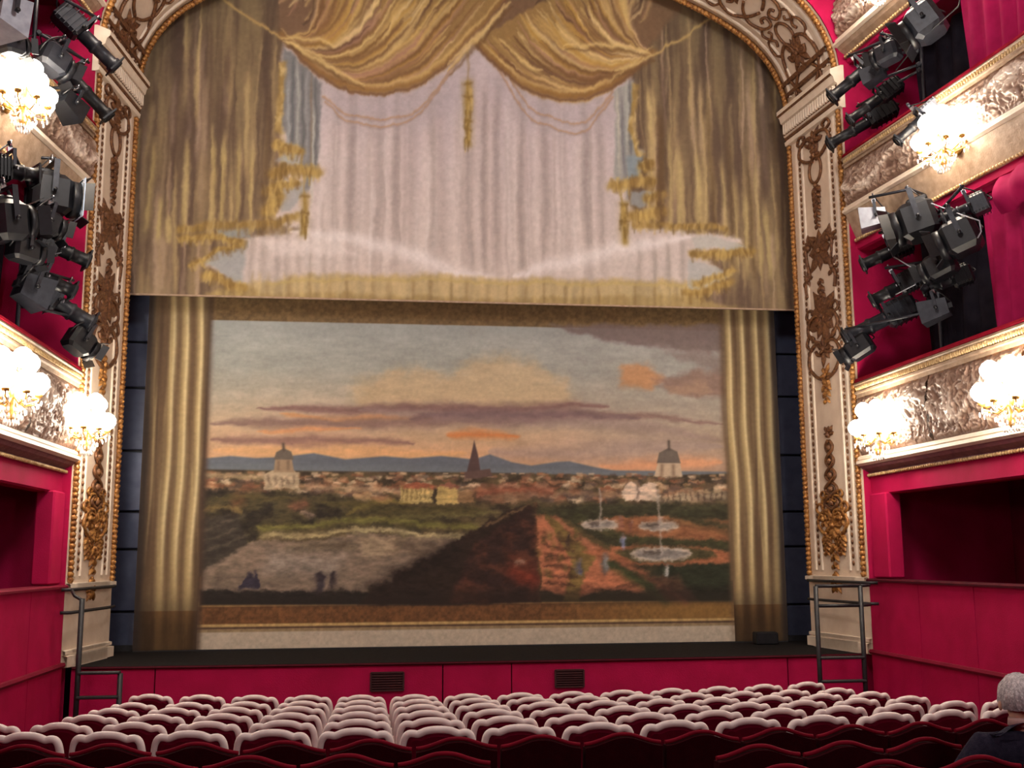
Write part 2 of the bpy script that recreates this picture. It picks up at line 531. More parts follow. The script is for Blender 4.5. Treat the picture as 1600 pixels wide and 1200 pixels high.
class Painting:
    def __init__(self, x0, x1, z0, z1, nx, nz):
        self.x0, self.x1, self.z0, self.z1, self.nx, self.nz = x0, x1, z0, z1, nx, nz
        self.X, self.Z = np.meshgrid(np.linspace(x0, x1, nx), np.linspace(z0, z1, nz))
        self.c = np.zeros((nz, nx, 3))
        self.dx = (x1 - x0) / (nx - 1); self.dz = (z1 - z0) / (nz - 1)

    def win(self, xa, xb, za, zb):
        i0 = max(0, int((xa - self.x0) / self.dx)); i1 = min(self.nx, int((xb - self.x0) / self.dx) + 2)
        j0 = max(0, int((za - self.z0) / self.dz)); j1 = min(self.nz, int((zb - self.z0) / self.dz) + 2)
        return (slice(j0, max(j0, j1)), slice(i0, max(i0, i1)))

    def mix(self, w, mask, c):
        k = mask[..., None]
        self.c[w] = self.c[w] * (1 - k) + np.array(c, float) * k

    def mask_poly(self, pts, soft=0.03, rag=0.0, seed=1):
        xs = [q[0] for q in pts]; zs = [q[1] for q in pts]
        g = soft * 2 + rag
        w = self.win(min(xs) - g, max(xs) + g, min(zs) - g, max(zs) + g)
        X = self.X[w]; Z = self.Z[w]
        if rag:
            X = X + (fbm(X, Z, 7, 7, seed) - 0.5) * 2 * rag
            Z = Z + (fbm(X, Z, 7, 7, seed + 1) - 0.5) * 2 * rag
        ins = np.zeros(X.shape, bool)
        dist = np.full(X.shape, 1e9)
        n = len(pts)
        for i in range(n):
            ax, az = pts[i]; bx, bz = pts[(i + 1) % n]
            cond = ((az > Z) != (bz > Z))
            t = (Z - az) / ((bz - az) if abs(bz - az) > 1e-9 else 1e-9)
            ins ^= cond & (X < ax + t * (bx - ax))
            ex, ez = bx - ax, bz - az
            l2 = ex * ex + ez * ez + 1e-12
            tt = np.clip(((X - ax) * ex + (Z - az) * ez) / l2, 0, 1)
            dist = np.minimum(dist, (X - ax - tt * ex) ** 2 + (Z - az - tt * ez) ** 2)
        d = np.sqrt(dist) * np.where(ins, 1, -1)
        return w, sm(-soft, soft, d)

    def poly(self, pts, c, soft=0.03, a=1.0, rag=0.0, seed=1):
        w, m = self.mask_poly(pts, soft, rag, seed)
        self.mix(w, m * a, c)

    def stroke(self, pts, wd, c, a=1.0, taper=False, blur=1.0):
        xs = [q[0] for q in pts]; zs = [q[1] for q in pts]
        g = wd * 2.2
        w = self.win(min(xs) - g, max(xs) + g, min(zs) - g, max(zs) + g)
        X = self.X[w]; Z = self.Z[w]
        if X.size == 0: return
        best = np.zeros(X.shape)
        n = len(pts) - 1
        for i in range(n):
            ax, az = pts[i]; bx, bz = pts[i + 1]
            ex, ez = bx - ax, bz - az
            l2 = ex * ex + ez * ez + 1e-12
            tt = np.clip(((X - ax) * ex + (Z - az) * ez) / l2, 0, 1)
            d = np.sqrt((X - ax - tt * ex) ** 2 + (Z - az - tt * ez) ** 2)
            u = (i + tt) / n
            ww = wd * (np.sin(np.clip(u, 0.0, 1) * PI) ** 0.6 * 0.9 + 0.1) if taper else wd
            best = np.maximum(best, np.exp(-(d / ww) ** 2 * 1.5 / blur))
        self.mix(w, best * a, c)

    def vfold(self, x, wd, zlo, zhi, c, a=1.0, wob=0.03, seed=0):
        w = self.win(x - wd * 3 - wob * 2, x + wd * 3 + wob * 2, zlo, zhi)
        X = self.X[w]; Z = self.Z[w]
        if X.size == 0: return
        xx = x + wob * np.sin(Z * 1.3 + seed) + wob * 0.5 * np.sin(Z * 3.1 + seed * 2.3)
        e = (zhi - zlo) * 0.25
        m = np.exp(-((X - xx) / wd) ** 2) * sm(zlo, zlo + e, Z) * (1 - sm(zhi - e, zhi, Z))
        self.mix(w, m * a, c)

    def build(self, name, y, gain, parent=None):
        c = np.clip(self.c, 0, 255) / 255.0
        l = np.where(c <= 0.04045, c / 12.92, ((c + 0.055) / 1.055) ** 2.4)
        l = np.clip(l * np.array(gain), 0, 0.95)
        nx, nz = self.nx, self.nz
        co = np.stack([self.X, np.full_like(self.X, y), self.Z], -1).reshape(-1, 3)
        j, i = np.meshgrid(np.arange(nz - 1), np.arange(nx - 1), indexing='ij')
        a = (j * nx + i).ravel()
        F = np.stack([a, a + 1, a + nx + 1, a + nx], -1)
        me = bpy.data.meshes.new(name)
        me.vertices.add(nx * nz)
        me.vertices.foreach_set('co', co.ravel().astype(np.float32))
        nf = len(F)
        me.loops.add(nf * 4)
        me.loops.foreach_set('vertex_index', F.ravel().astype(np.int32))
        me.polygons.add(nf)
        me.polygons.foreach_set('loop_start', (np.arange(nf) * 4).astype(np.int32))
        me.update(calc_edges=True)
        at = me.color_attributes.new('paint', 'FLOAT_COLOR', 'POINT')
        rgba = np.concatenate([l.reshape(-1, 3), np.ones((nx * nz, 1))], 1)
        at.data.foreach_set('color', rgba.ravel().astype(np.float32))
        me.materials.append(MT['canvas'])
        me.validate()
        o = bpy.data.objects.new(name, me)
        col.objects.link(o)
        if parent is not None: o.parent = parent
        return o

def curve3(pts, n=10):
    P = [Vector((x, 0, z)) for x, z in pts]
    out = []
    for i in range(len(P) - 1):
        p0 = P[max(0, i - 1)]; p1 = P[i]; p2 = P[i + 1]; p3 = P[min(len(P) - 1, i + 2)]
        for k in range(n):
            t = k / n
            q = 0.5 * ((2 * p1) + (p2 - p0) * t + (2 * p0 - 5 * p1 + 4 * p2 - p3) * t * t + (3 * p1 - p0 - 3 * p2 + p3) * t ** 3)
            out.append((q.x, q.z))
    out.append(pts[-1])
    return out

def lerp2(A, B, k):
    return [(a[0] + (b[0] - a[0]) * k, a[1] + (b[1] - a[1]) * k) for a, b in zip(A, B)]

def resample(pts, n):
    L = [0]
    for a, b in zip(pts, pts[1:]): L.append(L[-1] + math.hypot(b[0] - a[0], b[1] - a[1]))
    out = []; j = 0
    for i in range(n):
        s = L[-1] * i / (n - 1)
        while j < len(L) - 2 and L[j + 1] < s: j += 1
        t = (s - L[j]) / max(1e-9, L[j + 1] - L[j])
        out.append((pts[j][0] + (pts[j + 1][0] - pts[j][0]) * t, pts[j][1] + (pts[j + 1][1] - pts[j][1]) * t))
    return out

GAIN = (1.16, 1.30, 1.47)

def painterly(P, amp, sx, sz, seed, win=None, az=None):
    # brushwork: every edge is broken up by pulling the paint about
    X, Z = P.X, P.Z
    ox = (fbm(X, Z, sx, sz, seed) - .5) * 2 * amp / P.dx
    oz = (fbm(X, Z, sx, sz, seed + 1) - .5) * 2 * (az or amp) / P.dz
    jj, ii = np.meshgrid(np.arange(P.nz), np.arange(P.nx), indexing='ij')
    if win is not None: ox = ox * win; oz = oz * win
    fi = np.clip(ii + ox, 0, P.nx - 1.001); fj = np.clip(jj + oz, 0, P.nz - 1.001)
    i0 = fi.astype(int); j0 = fj.astype(int); u = (fi - i0)[..., None]; v = (fj - j0)[..., None]
    c = P.c
    P.c = (c[j0, i0] * (1 - u) + c[j0, i0 + 1] * u) * (1 - v) + (c[j0 + 1, i0] * (1 - u) + c[j0 + 1, i0 + 1] * u) * v

# --- upper canvas: painted drapery in trompe l'oeil
P = Painting(-5.3, 5.3, 6.20, 11.9, 760, 400)
X, Z = P.X, P.Z
n1 = fbm(X, Z, 6.0, 0.5, 3); n2 = fbm(X, Z, 14.0, 0.7, 4); n3 = fbm(X, Z, 20, 20, 5)
base = np.array((134, 110, 78.)); darkc = np.array((92, 71, 56.)); lightc = np.array((168, 142, 90.))
t = sm(0.32, 0.68, n1 * 0.6 + n2 * 0.4)[..., None]
up_ = sm(7.2, 10.6, Z)[..., None]
P.c = (darkc * (1 - t) + base * t) * (1 - 0.12 * up_)
rr = random.Random(5)
for sgn in (-1, 1):
    for k in range(78):
        x = sgn * rr.uniform(2.55, 5.1)
        zc = rr.uniform(6.4, 10.2); h = rr.uniform(0.7, 2.8)
        lo = zc - h / 2
        P.vfold(x, rr.uniform(0.015, 0.045), lo, zc + h / 2, (182, 154, 104) if rr.random() < 0.55 else (172, 142, 116), rr.uniform(0.25, 0.75), 0.02, rr.uniform(0, 6))
    for k in range(36):
        x = sgn * rr.uniform(2.5, 5.1)
        zc = rr.uniform(6.6, 10.5); h = rr.uniform(1.0, 3.2)
        P.vfold(x, rr.uniform(0.02, 0.05), zc - h / 2, zc + h / 2, (80, 59, 48), rr.uniform(0.25, 0.6), 0.02, rr.uniform(0, 6))
for u in [(-4.81,7.75),(-4.30,7.77),(-3.92,7.78),(-3.79,7.79),(-3.56,7.80),(-3.37,7.80),(-2.91,8.33),(-4.65,6.77),(-4.51,6.48)]:
    P.vfold(u[0], 0.04, 6.9, u[1] + 1.0, (186, 160, 100), 0.65, 0.015, u[0])
for u in [(3.27,8.06),(3.58,8.07),(3.98,7.87),(4.19,7.56),(4.34,7.25),(4.57,7.79),(3.13,8.48),(4.70,7.05)]:
    P.vfold(u[0], 0.045, 6.5, u[1] + 1.0, (192, 166, 108), 0.6, 0.015, u[0])
for u in [(3.01,8.26),(4.11,8.09),(3.81,8.61),(4.45,7.47),(5.07,8.13),(4.92,9.20)]:
    P.vfold(u[0], 0.05, 6.4, u[1] + 1.4, (88, 66, 44), 0.65, 0.015, u[0])
# pale inner curtain
white = [(-2.94,10.29),(-2.91,9.35),(-2.86,8.48),(-2.90,7.92),(-2.98,7.37),(-2.60,7.23),(-3.53,7.08),(-3.43,6.95),(-4.07,6.71),(-3.41,6.34),(-3.04,6.25),(0.60,6.26),(3.48,6.38),(3.90,6.70),(3.55,7.00),(4.29,7.25),(4.29,7.33),(3.41,7.41),(2.53,7.49),(2.39,8.13),(2.52,9.09),(2.54,9.96),(2.29,10.82),(0.01,11.01)]
w, mk = P.mask_poly(white, 0.05, 0.05, 8)
Xw, Zw = X[w], Z[w]
hz = sm(6.3, 9.6, Zw)[..., None]
wc = np.array((193, 175, 163.)) * (1 - hz) + np.array((182, 165, 162.)) * hz
wc = wc * (0.93 + 0.14 * fbm(Xw, Zw, 5, 0.35, 21))[..., None] * (0.97 + 0.06 * fbm(Xw, Zw, 4, 4, 22))[..., None]
P.c[w] = P.c[w] * (1 - mk[..., None]) + wc * mk[..., None]
for u, a in zip([(-2.09,7.85),(-1.86,7.86),(-1.58,7.87),(-1.44,7.88),(-1.19,7.89),(-0.97,7.89),(-0.62,7.91),(-0.48,7.91),(-0.14,7.93),(-0.02,7.93),(0.18,7.94),(0.37,7.95),(0.75,7.96),(1.11,7.97),(1.42,7.99),(1.78,8.00),(2.03,8.01)], (.35, .6, .3, .4, .6, .3, .55, .3, .45, .5, .6, .55, .6, .55, .3, .55, .45)):
    P.vfold(u[0], 0.075, 6.15, 10.2, (128, 110, 102), a * 0.9, 0.012, u[0] * 3)
    P.vfold(u[0] - 0.12, 0.07, 6.15, 9.6, (216, 198, 184), a * 0.5, 0.012, u[0] * 3)
for u in [(-3.31,6.52),(-3.12,6.52),(-2.95,6.53),(-2.79,6.53),(-2.62,6.54),(-2.45,6.54),(-2.24,6.55),(2.61,6.68),(2.84,6.69),(3.07,6.69),(3.31,6.70)]:
    P.vfold(u[0], 0.05, 6.0, 7.5, (136, 120, 110), rr.uniform(.35, .65), 0.01, u[0])
for k in range(60):
    P.vfold(rr.uniform(-2.7, 2.4), rr.uniform(.015, .035), rr.uniform(6.0, 7.0), rr.uniform(7.6, 10.0), rr.choice([(150, 132, 124), (208, 194, 184)]), rr.uniform(.15, .4), 0.012, rr.uniform(0, 6))
for seg in ([(-2.74,7.21),(-1.74,7.11),(-0.96,6.93),(-0.38,6.65),(0.60,6.52)], [(3.45,7.33),(2.21,7.08),(1.40,6.85),(0.60,6.61)]):
    P.stroke(seg, 0.17, (226, 212, 204), 0.6, True)
P.poly([(-3.25,7.09),(-2.12,7.13),(-1.73,6.86),(-2.96,6.84)], (222, 206, 196), 0.08, 0.5)
P.poly([(-2.32,9.59),(-1.78,9.41),(-1.38,9.40),(-0.89,9.51),(-0.39,9.91),(-0.04,10.30),(-0.04,9.50),(-0.39,9.16),(-0.98,8.93),(-1.77,8.89),(-2.26,9.02)], (164, 150, 150), 0.2, 0.55)
P.poly([(0.06,10.31),(0.42,9.84),(0.92,9.55),(1.54,9.42),(2.16,9.61),(2.53,9.85),(2.26,9.19),(1.53,8.88),(0.82,9.06),(0.32,9.62)], (164, 150, 150), 0.2, 0.55)
# fringe along the bottom of the pale curtain
w, mk = P.mask_poly([(-3.46,6.36),(-2.67,6.53),(-1.34,6.59),(0.01,6.59),(1.60,6.59),(3.43,6.62),(3.63,6.30),(5.07,6.02),(-5.21,5.79)], 0.05, 0.04, 12)
fr = (np.array((160, 134, 82.)) * (0.80 + 0.45 * fbm(X[w], Z[w], 9, 1.2, 31))[..., None])
P.c[w] = P.c[w] * (1 - 0.7 * mk[..., None]) + fr * 0.7 * mk[..., None]
for k in range(46):
    x = -3.3 + 6.6 * k / 45 + rr.uniform(-.05, .05)
    P.vfold(x, 0.03, 6.0, 6.62, (192, 166, 116) if k % 2 else (122, 96, 58), rr.uniform(.1, .5), 0.0)
P.stroke([(-3.04,6.41),(-1.34,6.51),(0.01,6.51),(1.60,6.51),(3.43,6.54)], 0.035, (176, 150, 92), 0.6)
# blue grey lining
blu = (115, 112, 109)
P.poly([(-2.93,10.13),(-2.92,8.94),(-2.80,8.53),(-2.63,8.44),(-2.54,7.83),(-2.35,8.23),(-2.35,8.81),(-2.33,9.59),(-2.59,9.85)], blu, 0.03, 0.95, 0.03, 3)
for u, c, a in zip([(-2.84,8.84),(-2.78,9.26),(-2.71,9.16),(-2.64,9.06),(-2.57,9.06),(-2.49,8.96),(-2.41,8.96),(-2.45,8.45)], ((149, 148, 144), (87, 84, 84), (161, 156, 145), (89, 84, 82), (143, 138, 133), (128, 98, 70), (93, 88, 86), (185, 178, 163)), (.8, .7, .8, .7, .7, .5, .7, .7)):
    P.vfold(u[0], 0.022, u[1] - 1.1, u[1] + 1.0, c, a, 0.01, u[0])
P.poly([(2.56,9.93),(2.25,9.70),(2.28,9.29),(2.22,8.23),(2.49,8.15),(2.70,8.67),(2.57,9.09),(2.58,9.63)], (143, 138, 129), 0.03, 0.9, 0.03, 4)
for u, c, a in zip([(2.31,9.08),(2.38,8.98),(2.46,9.41),(2.51,9.30),(2.33,8.44),(2.41,8.55)], ((181, 170, 151), (101, 96, 97), (163, 158, 147), (87, 86, 88), (153, 144, 133), (111, 110, 109)), (.8, .7, .7, .7, .6, .6)):
    P.vfold(u[0], 0.022, u[1] - 0.9, u[1] + 0.8, c, a, 0.01, u[0])
P.poly([(2.45,8.61),(2.69,8.62),(2.65,8.30),(2.44,8.24)], (123, 132, 135), 0.03, 0.85, 0.02, 5)
P.poly([(2.46,8.03),(2.83,8.06),(2.96,7.99),(2.64,7.77),(2.48,7.82)], (135, 136, 135), 0.03, 0.8, 0.03, 6)
P.poly([(-3.04,7.71),(-2.62,8.01),(-2.54,7.88),(-2.77,7.52),(-2.89,7.52)], (149, 146, 142), 0.03, 0.8, 0.03, 7)
P.poly([(-3.01,8.32),(-2.71,8.49),(-2.62,8.22),(-2.85,8.25)], (149, 150, 147), 0.03, 0.7, 0.03, 8)
P.poly([(-4.06,6.71),(-3.39,7.05),(-3.43,6.37),(-3.79,6.55)], (145, 142, 138), 0.03, 0.85, 0.03, 9)
P.poly([(-3.86,7.19),(-3.40,7.28),(-3.33,7.09),(-3.72,7.09)], (135, 136, 133), 0.03, 0.85, 0.03, 10)
P.poly([(3.45,7.31),(3.72,7.36),(4.34,7.20),(4.18,7.12),(3.50,7.14)], (171, 164, 154), 0.03, 0.85, 0.03, 11)
P.poly([(3.42,6.96),(4.11,6.72),(3.63,6.48),(3.38,6.48)], (165, 160, 153), 0.03, 0.85, 0.03, 12)
# fringed golden leading edges of the side drapes
def fringe(pts, wd, dark=(112, 84, 44), lite=(184, 152, 88)):
    for q in range(3):
        P.stroke([(x + rr.uniform(-.03, .03), z + rr.uniform(-.03, .03)) for x, z in pts], wd * .7, (150, 118, 62), 0.75)
    for (x, z) in resample(pts, max(5, int(len(pts) * 11))):
        x += rr.uniform(-.04, .04); z += rr.uniform(-.05, .04)
        P.stroke([(x + rr.uniform(-.03, .03), z + wd * rr.uniform(.3, .9)), (x + rr.uniform(-.03, .03), z - wd * rr.uniform(.5, 1.5))], rr.uniform(.014, .035), dark if rr.random() < .55 else lite, rr.uniform(.3, .65))
fringe([(-2.93,9.87),(-2.94,9.35),(-2.96,8.78)], 0.05, (140, 112, 66), (200, 170, 116))
fringe([(-2.99,8.55),(-2.82,8.51),(-2.67,8.48)], 0.09)
fringe([(-3.06,8.10),(-2.81,8.17),(-2.54,8.18),(-2.35,8.17)], 0.11)
fringe([(-3.13,7.51),(-2.99,7.64),(-2.90,7.77)], 0.13)
fringe([(-3.16,7.81),(-2.90,7.92),(-2.69,7.97)], 0.08)
fringe([(-4.37,7.17),(-4.09,7.22),(-3.63,7.27),(-2.98,7.32),(-2.68,7.45)], 0.08, (110, 84, 50), (170, 142, 92))
fringe([(-4.36,7.04),(-3.90,7.07),(-3.44,7.02)], 0.06)
fringe([(-4.16,6.64),(-3.80,6.83),(-3.48,6.96)], 0.05)
fringe([(-3.97,6.50),(-3.69,6.41),(-3.41,6.32)], 0.08)
fringe([(2.61,9.80),(2.55,9.09),(2.66,8.67)], 0.05, (140, 112, 66), (196, 166, 112))
fringe([(2.18,8.12),(2.55,8.20),(2.86,8.23)], 0.10)
fringe([(2.68,8.44),(2.82,8.51)], 0.07)
fringe([(2.48,7.61),(2.74,7.66),(3.00,7.71)], 0.13)
fringe([(2.73,7.93),(3.00,8.00)], 0.09)
fringe([(2.53,7.49),(3.15,7.48),(3.67,7.52),(3.98,7.47)], 0.07, (104, 80, 48), (176, 146, 96))
fringe([(3.47,7.07),(3.86,7.05),(4.33,7.11),(4.47,7.13)], 0.07)
fringe([(3.48,6.58),(3.79,6.65),(4.11,6.79)], 0.06)
fringe([(3.34,6.41),(3.63,6.44),(4.05,6.62)], 0.08)
# shadow side lines painted beside the leading edges
P.vfold([(-3.12,8.83)][0][0], 0.05, 7.4, 9.6, (84, 62, 44), 0.6, 0.02)
P.vfold([(3.00,8.90)][0][0], 0.06, 7.2, 9.6, (92, 66, 40), 0.7, 0.02)
# tassels
def tassel(x, z0, z1, wd):
    P.stroke([(x, z0), (x, z1)], wd, (146, 116, 56), 0.95)
    for q in range(9):
        xx = x + rr.uniform(-wd, wd) * .8; za = rr.uniform(z0, z1)
        P.stroke([(xx, za), (xx + rr.uniform(-.02, .02), za - .18)], 0.022, rr.choice([(104, 78, 38), (186, 154, 88), (122, 94, 46)]), 0.6)
    for zz in (z1, (z0 + z1) / 2 + .03):
        P.stroke([(x - wd * .7, zz), (x + wd * .7, zz)], 0.03, (112, 84, 42), 0.6)
tc = [(-0.08,10.46),(-0.08,9.69),(-0.08,9.23),(-0.07,9.10),(-0.07,8.74)]
P.stroke(tc[:2], 0.025, (150, 124, 96), 0.8)
tassel(tc[1][0], tc[2][1], tc[1][1], 0.09); tassel(tc[3][0], tc[4][1], tc[3][1], 0.09)
tt = [(-2.56,7.78),(-2.55,7.17),(2.36,7.83),(2.35,7.21)]
tassel(tt[0][0], tt[1][1], tt[0][1], 0.08); tassel(tt[2][0], tt[3][1], tt[2][1], 0.08)
P.stroke([(-2.63,8.44),(-2.57,7.83)], 0.02, (150, 120, 60), 0.7); P.stroke([(2.30,8.13),(2.35,7.81)], 0.03, (150, 120, 60), 0.7)
# hanging cords
for pts in ([(-2.32,9.38),(-1.97,9.13),(-1.57,9.05),(-1.23,9.09),(-0.89,9.22),(-0.49,9.69),(-0.17,10.33)], [(-2.28,9.28),(-1.96,9.03),(-1.57,8.94),(-1.18,8.98),(-0.79,9.23),(-0.39,9.80),(-0.13,10.30)], [(0.32,10.16),(0.62,9.75),(0.92,9.36),(1.33,9.16),(1.74,9.16),(2.06,9.44),(2.25,9.72)], [(0.24,10.21),(0.52,9.74),(0.82,9.28),(1.23,9.03),(1.53,8.97),(1.79,9.03),(2.05,9.34),(2.23,9.61)]):
    P.stroke(curve3(pts), 0.022, (164, 128, 96), 0.85)
    P.stroke([(x, z - 0.03) for x, z in curve3(pts)], 0.015, (140, 116, 110), 0.4)
# the two big swags: families of folds between two supports
def swag(lo, hi, n, seed):
    r = random.Random(seed)
    LO = resample(curve3(lo), 40); HI = resample(curve3(hi), 40)
    P.poly(LO + list(reversed(HI)), (140, 108, 64), 0.03)
    for k in range(n):
        a = r.random() ** 0.9
        c = r.choice([(196, 164, 104), (186, 150, 88), (104, 72, 44), (88, 60, 42), (118, 84, 52), (206, 176, 122), (168, 128, 62), (158, 116, 92)])
        s0 = r.randint(0, 14); s1 = r.randint(24, 39)
        cv = lerp2(LO, HI, a)[s0:s1 + 1]
        wob = r.uniform(-.06, .06)
        cv = [(x, z + wob * math.sin(3 * i / len(cv))) for i, (x, z) in enumerate(cv)]
        P.stroke(cv, r.uniform(0.025, 0.07), c, r.uniform(0.45, 0.9), True)
    P.stroke([(x, z + 0.06) for x, z in LO], 0.07, (130, 92, 50), 0.8)
    P.stroke([(x, z + 0.15) for x, z in LO], 0.04, (190, 156, 98), 0.7, True)
    P.stroke(LO, 0.04, (108, 76, 52), 0.9)
P.poly([(-3.02,12.22),(-3.02,10.50),(-2.92,10.30),(-1.39,10.28),(0.52,11.04),(1.27,12.54)], (112, 84, 62), 0.06)
P.poly([(-0.20,12.43),(0.03,10.47),(0.93,10.52),(2.70,10.29),(3.48,11.34),(3.41,12.70)], (112, 84, 60), 0.06)
for k in range(120):
    x, z = rr.choice([(-2.69,10.73),(-2.39,10.86),(-2.10,10.93),(-1.80,10.90),(-1.40,10.87),(-1.20,11.15),(-0.80,11.50),(1.25,11.31),(1.56,11.05),(1.87,10.96),(2.19,10.92),(2.51,10.94),(2.72,11.07),(1.04,11.40)])
    x += rr.uniform(-.2, .2); z += rr.uniform(-.1, .5)
    P.stroke(curve3([(x - .12, z + .6), (x + .03, z + .2), (x - .02, z - .1), (x - .14, z - .28)]), rr.uniform(.025, .05), rr.choice([(182, 148, 96), (92, 64, 46), (150, 108, 84), (76, 54, 40), (196, 164, 116)]), rr.uniform(.4, .8), True)
swag([(-0.01,10.40),(0.32,10.05),(0.72,9.73),(1.13,9.56),(1.54,9.50),(1.96,9.62),(2.38,9.88),(2.92,10.37)], [(2.45,12.06),(2.46,11.72),(2.47,11.41),(2.50,11.12),(2.55,10.86),(2.62,10.66),(2.71,10.53),(2.80,10.44),(2.89,10.39)], 230, 3)
swag([(-2.97,10.31),(-2.67,9.97),(-2.32,9.68),(-1.92,9.50),(-1.48,9.46),(-0.99,9.59),(-0.49,9.92),(-0.04,10.44),(0.63,11.27)], [(-2.95,10.31),(-2.79,10.33),(-2.64,10.41),(-2.52,10.53),(-2.45,10.71),(-2.40,10.92),(-2.38,11.16),(-2.37,11.40),(-2.35,11.73)], 230, 4)
for seg in ([(-2.97,10.29),(-2.38,10.31),(-2.18,10.23)], [(-2.95,10.25),(-2.47,10.07),(-1.98,9.66)], [(-2.91,10.27),(-2.32,9.91),(-1.68,9.60)], [(-0.39,10.01),(0.22,10.69),(0.63,11.16)], [(1.45,10.42),(2.29,10.49),(2.89,10.37)], [(2.28,10.05),(2.70,10.23),(2.92,10.37)], [(-0.39,9.91),(0.06,10.45),(0.52,11.10)], [(0.42,10.49),(0.83,10.08),(1.13,9.97)]):
    P.stroke(curve3(seg), 0.045, (204, 172, 112), 0.75, True)
    P.stroke([(x + .03, z - 0.08) for x, z in curve3(seg)], 0.045, (104, 74, 44), 0.6, True)
# suspension cords over the side drapes
P.stroke([(-3.90,10.92),(-3.41,10.58),(-2.95,10.29)], 0.03, (172, 138, 82), 0.85)
P.stroke([(2.92,10.37),(3.46,10.71),(3.99,11.12)], 0.03, (178, 146, 90), 0.85)
P.stroke([(3.99,11.12),(4.04,11.24)], 0.05, (170, 130, 70), 0.8)
painterly(P, 0.05, 5, 0.9, 81)
painterly(P, 0.022, 16, 7, 83)
# weave
P.c *= (0.94 + 0.12 * n3)[..., None]
upper = empty('painted_curtain', (0, D + 0.3, 6.2), 'pale painted upper curtain with gold swags, fringes and tassels filling the arch', 'curtain')
oo = P.build('canvas', 0.0, GAIN, upper); oo.location = (0, 0, -6.2)
hem = MB().box((0, 0.02, -0.012), (10.6, 0.04, 0.024)).build('hem_bar', 'plaster', upper)

# --- lower canvas: landscape between painted drapes
P = Painting(-4.83, 4.91, 1.07, 6.6, 800, 440)
X, Z = P.X, P.Z
n1 = fbm(X, Z, 6, 0.5, 41); n3 = fbm(X, Z, 22, 22, 42); n4 = fbm(X, Z, 1.6, 3.4, 43); n5 = fbm(X, Z, 5, 9, 44)
t = sm(0.3, 0.7, n1)[..., None]
P.c = np.array((96, 72, 50.)) * (1 - t) + np.array((142, 116, 78.)) * t
pic = [(-3.96,5.91),(4.09,5.97),(4.06,1.74),(-3.91,1.74)]
(xa, ztop), (xb, _), (_, zbot), _ = pic
xa = (pic[0][0] + pic[3][0]) / 2; xb = (pic[1][0] + pic[2][0]) / 2
# frame bands above and below the picture
def band(za, zb, c, noise=0.12, soft=0.012):
    w, m = P.mask_poly([(xa - .05, za), (xb + .05, za), (xb + .05, zb), (xa - .05, zb)], soft)
    cc = np.array(c, float) * (1 - noise + 2 * noise * n3[w])[..., None]
    P.c[w] = P.c[w] * (1 - m[..., None]) + cc * m[..., None]
band(ztop, 6.6, (110, 86, 56), 0.18)
zz = [q[1] for q in [(-0.33,1.72),(-0.33,1.67),(-0.33,1.42),(-0.33,1.38),(-0.33,1.31),(-0.33,1.26),(-0.33,0.99)]]
band(zz[1], zbot, (196, 150, 88)); band(zz[2], zz[1], (104, 68, 40), 0.25); band(zz[3], zz[2], (180, 146, 92)); band(zz[3] - .03, zz[3], (84, 60, 46)); band(zz[4], zz[3] - .03, (140, 116, 84)); band(1.0, zz[4], (176, 158, 136), 0.05)
w, m = P.mask_poly([(0.5, zz[2]), (xb + .05, zz[2]), (xb + .05, zz[1]), (0.5, zz[1])], 0.02)
m = m * sm(0.5, 3.5, X[w]); P.mix(w, m * 0.6, (150, 114, 58))
# sky
sky = [(xa, zbot), (xb, zbot), (xb, ztop), (xa, ztop)]
w, m = P.mask_poly(sky, 0.012)
hh = (Z[w] - [(-0.34,3.66)][0][1]) / (ztop - [(-0.34,3.66)][0][1])
stops = [(0.0, (190, 142, 104)), (0.12, (196, 154, 116)), (0.30, (182, 156, 126)), (0.5, (164, 152, 132)), (0.68, (152, 150, 138)), (1.0, (154, 154, 146))]
sc = np.stack([np.interp(hh, [s[0] for s in stops], [s[1][k] for s in stops]) for k in range(3)], -1)
rx = sm(-0.5, 3.8, X[w])[..., None]
sc = sc * (1 - 0.42 * rx) + np.array((136, 126, 120.)) * 0.42 * rx
sc *= (0.93 + 0.14 * n4[w])[..., None]
P.c[w] = P.c[w] * (1 - m[..., None]) + sc * m[..., None]
cl = (118, 90, 82)
P.poly([(1.26,5.94),(1.87,5.78),(2.58,5.64),(3.31,5.57),(4.09,5.55),(4.09,6.01)], (112, 94, 88), 0.05, 0.9, 0.06, 51)
P.poly([(-1.71,4.97),(-1.13,5.22),(-0.34,5.14),(0.25,5.40),(0.95,5.36),(1.45,5.06),(1.64,4.61),(-0.34,4.59),(-1.70,4.62)], (190, 160, 118), 0.16, 0.65, 0.12, 52)
P.poly([(2.37,5.28),(2.78,5.36),(3.04,5.19),(2.88,4.98),(2.41,4.98)], (182, 124, 78), 0.08, 0.75, 0.06, 53)
P.poly([(2.88,5.14),(3.51,5.30),(4.14,5.28),(4.12,4.85),(3.29,4.86)], (130, 100, 86), 0.08, 0.8, 0.08, 54)
P.poly([(3.08,5.04),(3.71,5.13),(3.81,4.92),(3.18,4.89)], (160, 128, 104), 0.06, 0.7, 0.06, 55)
P.poly([(3.00,5.57),(4.15,5.55),(4.13,5.21),(3.51,5.35)], (126, 108, 100), 0.08, 0.7, 0.08, 56)
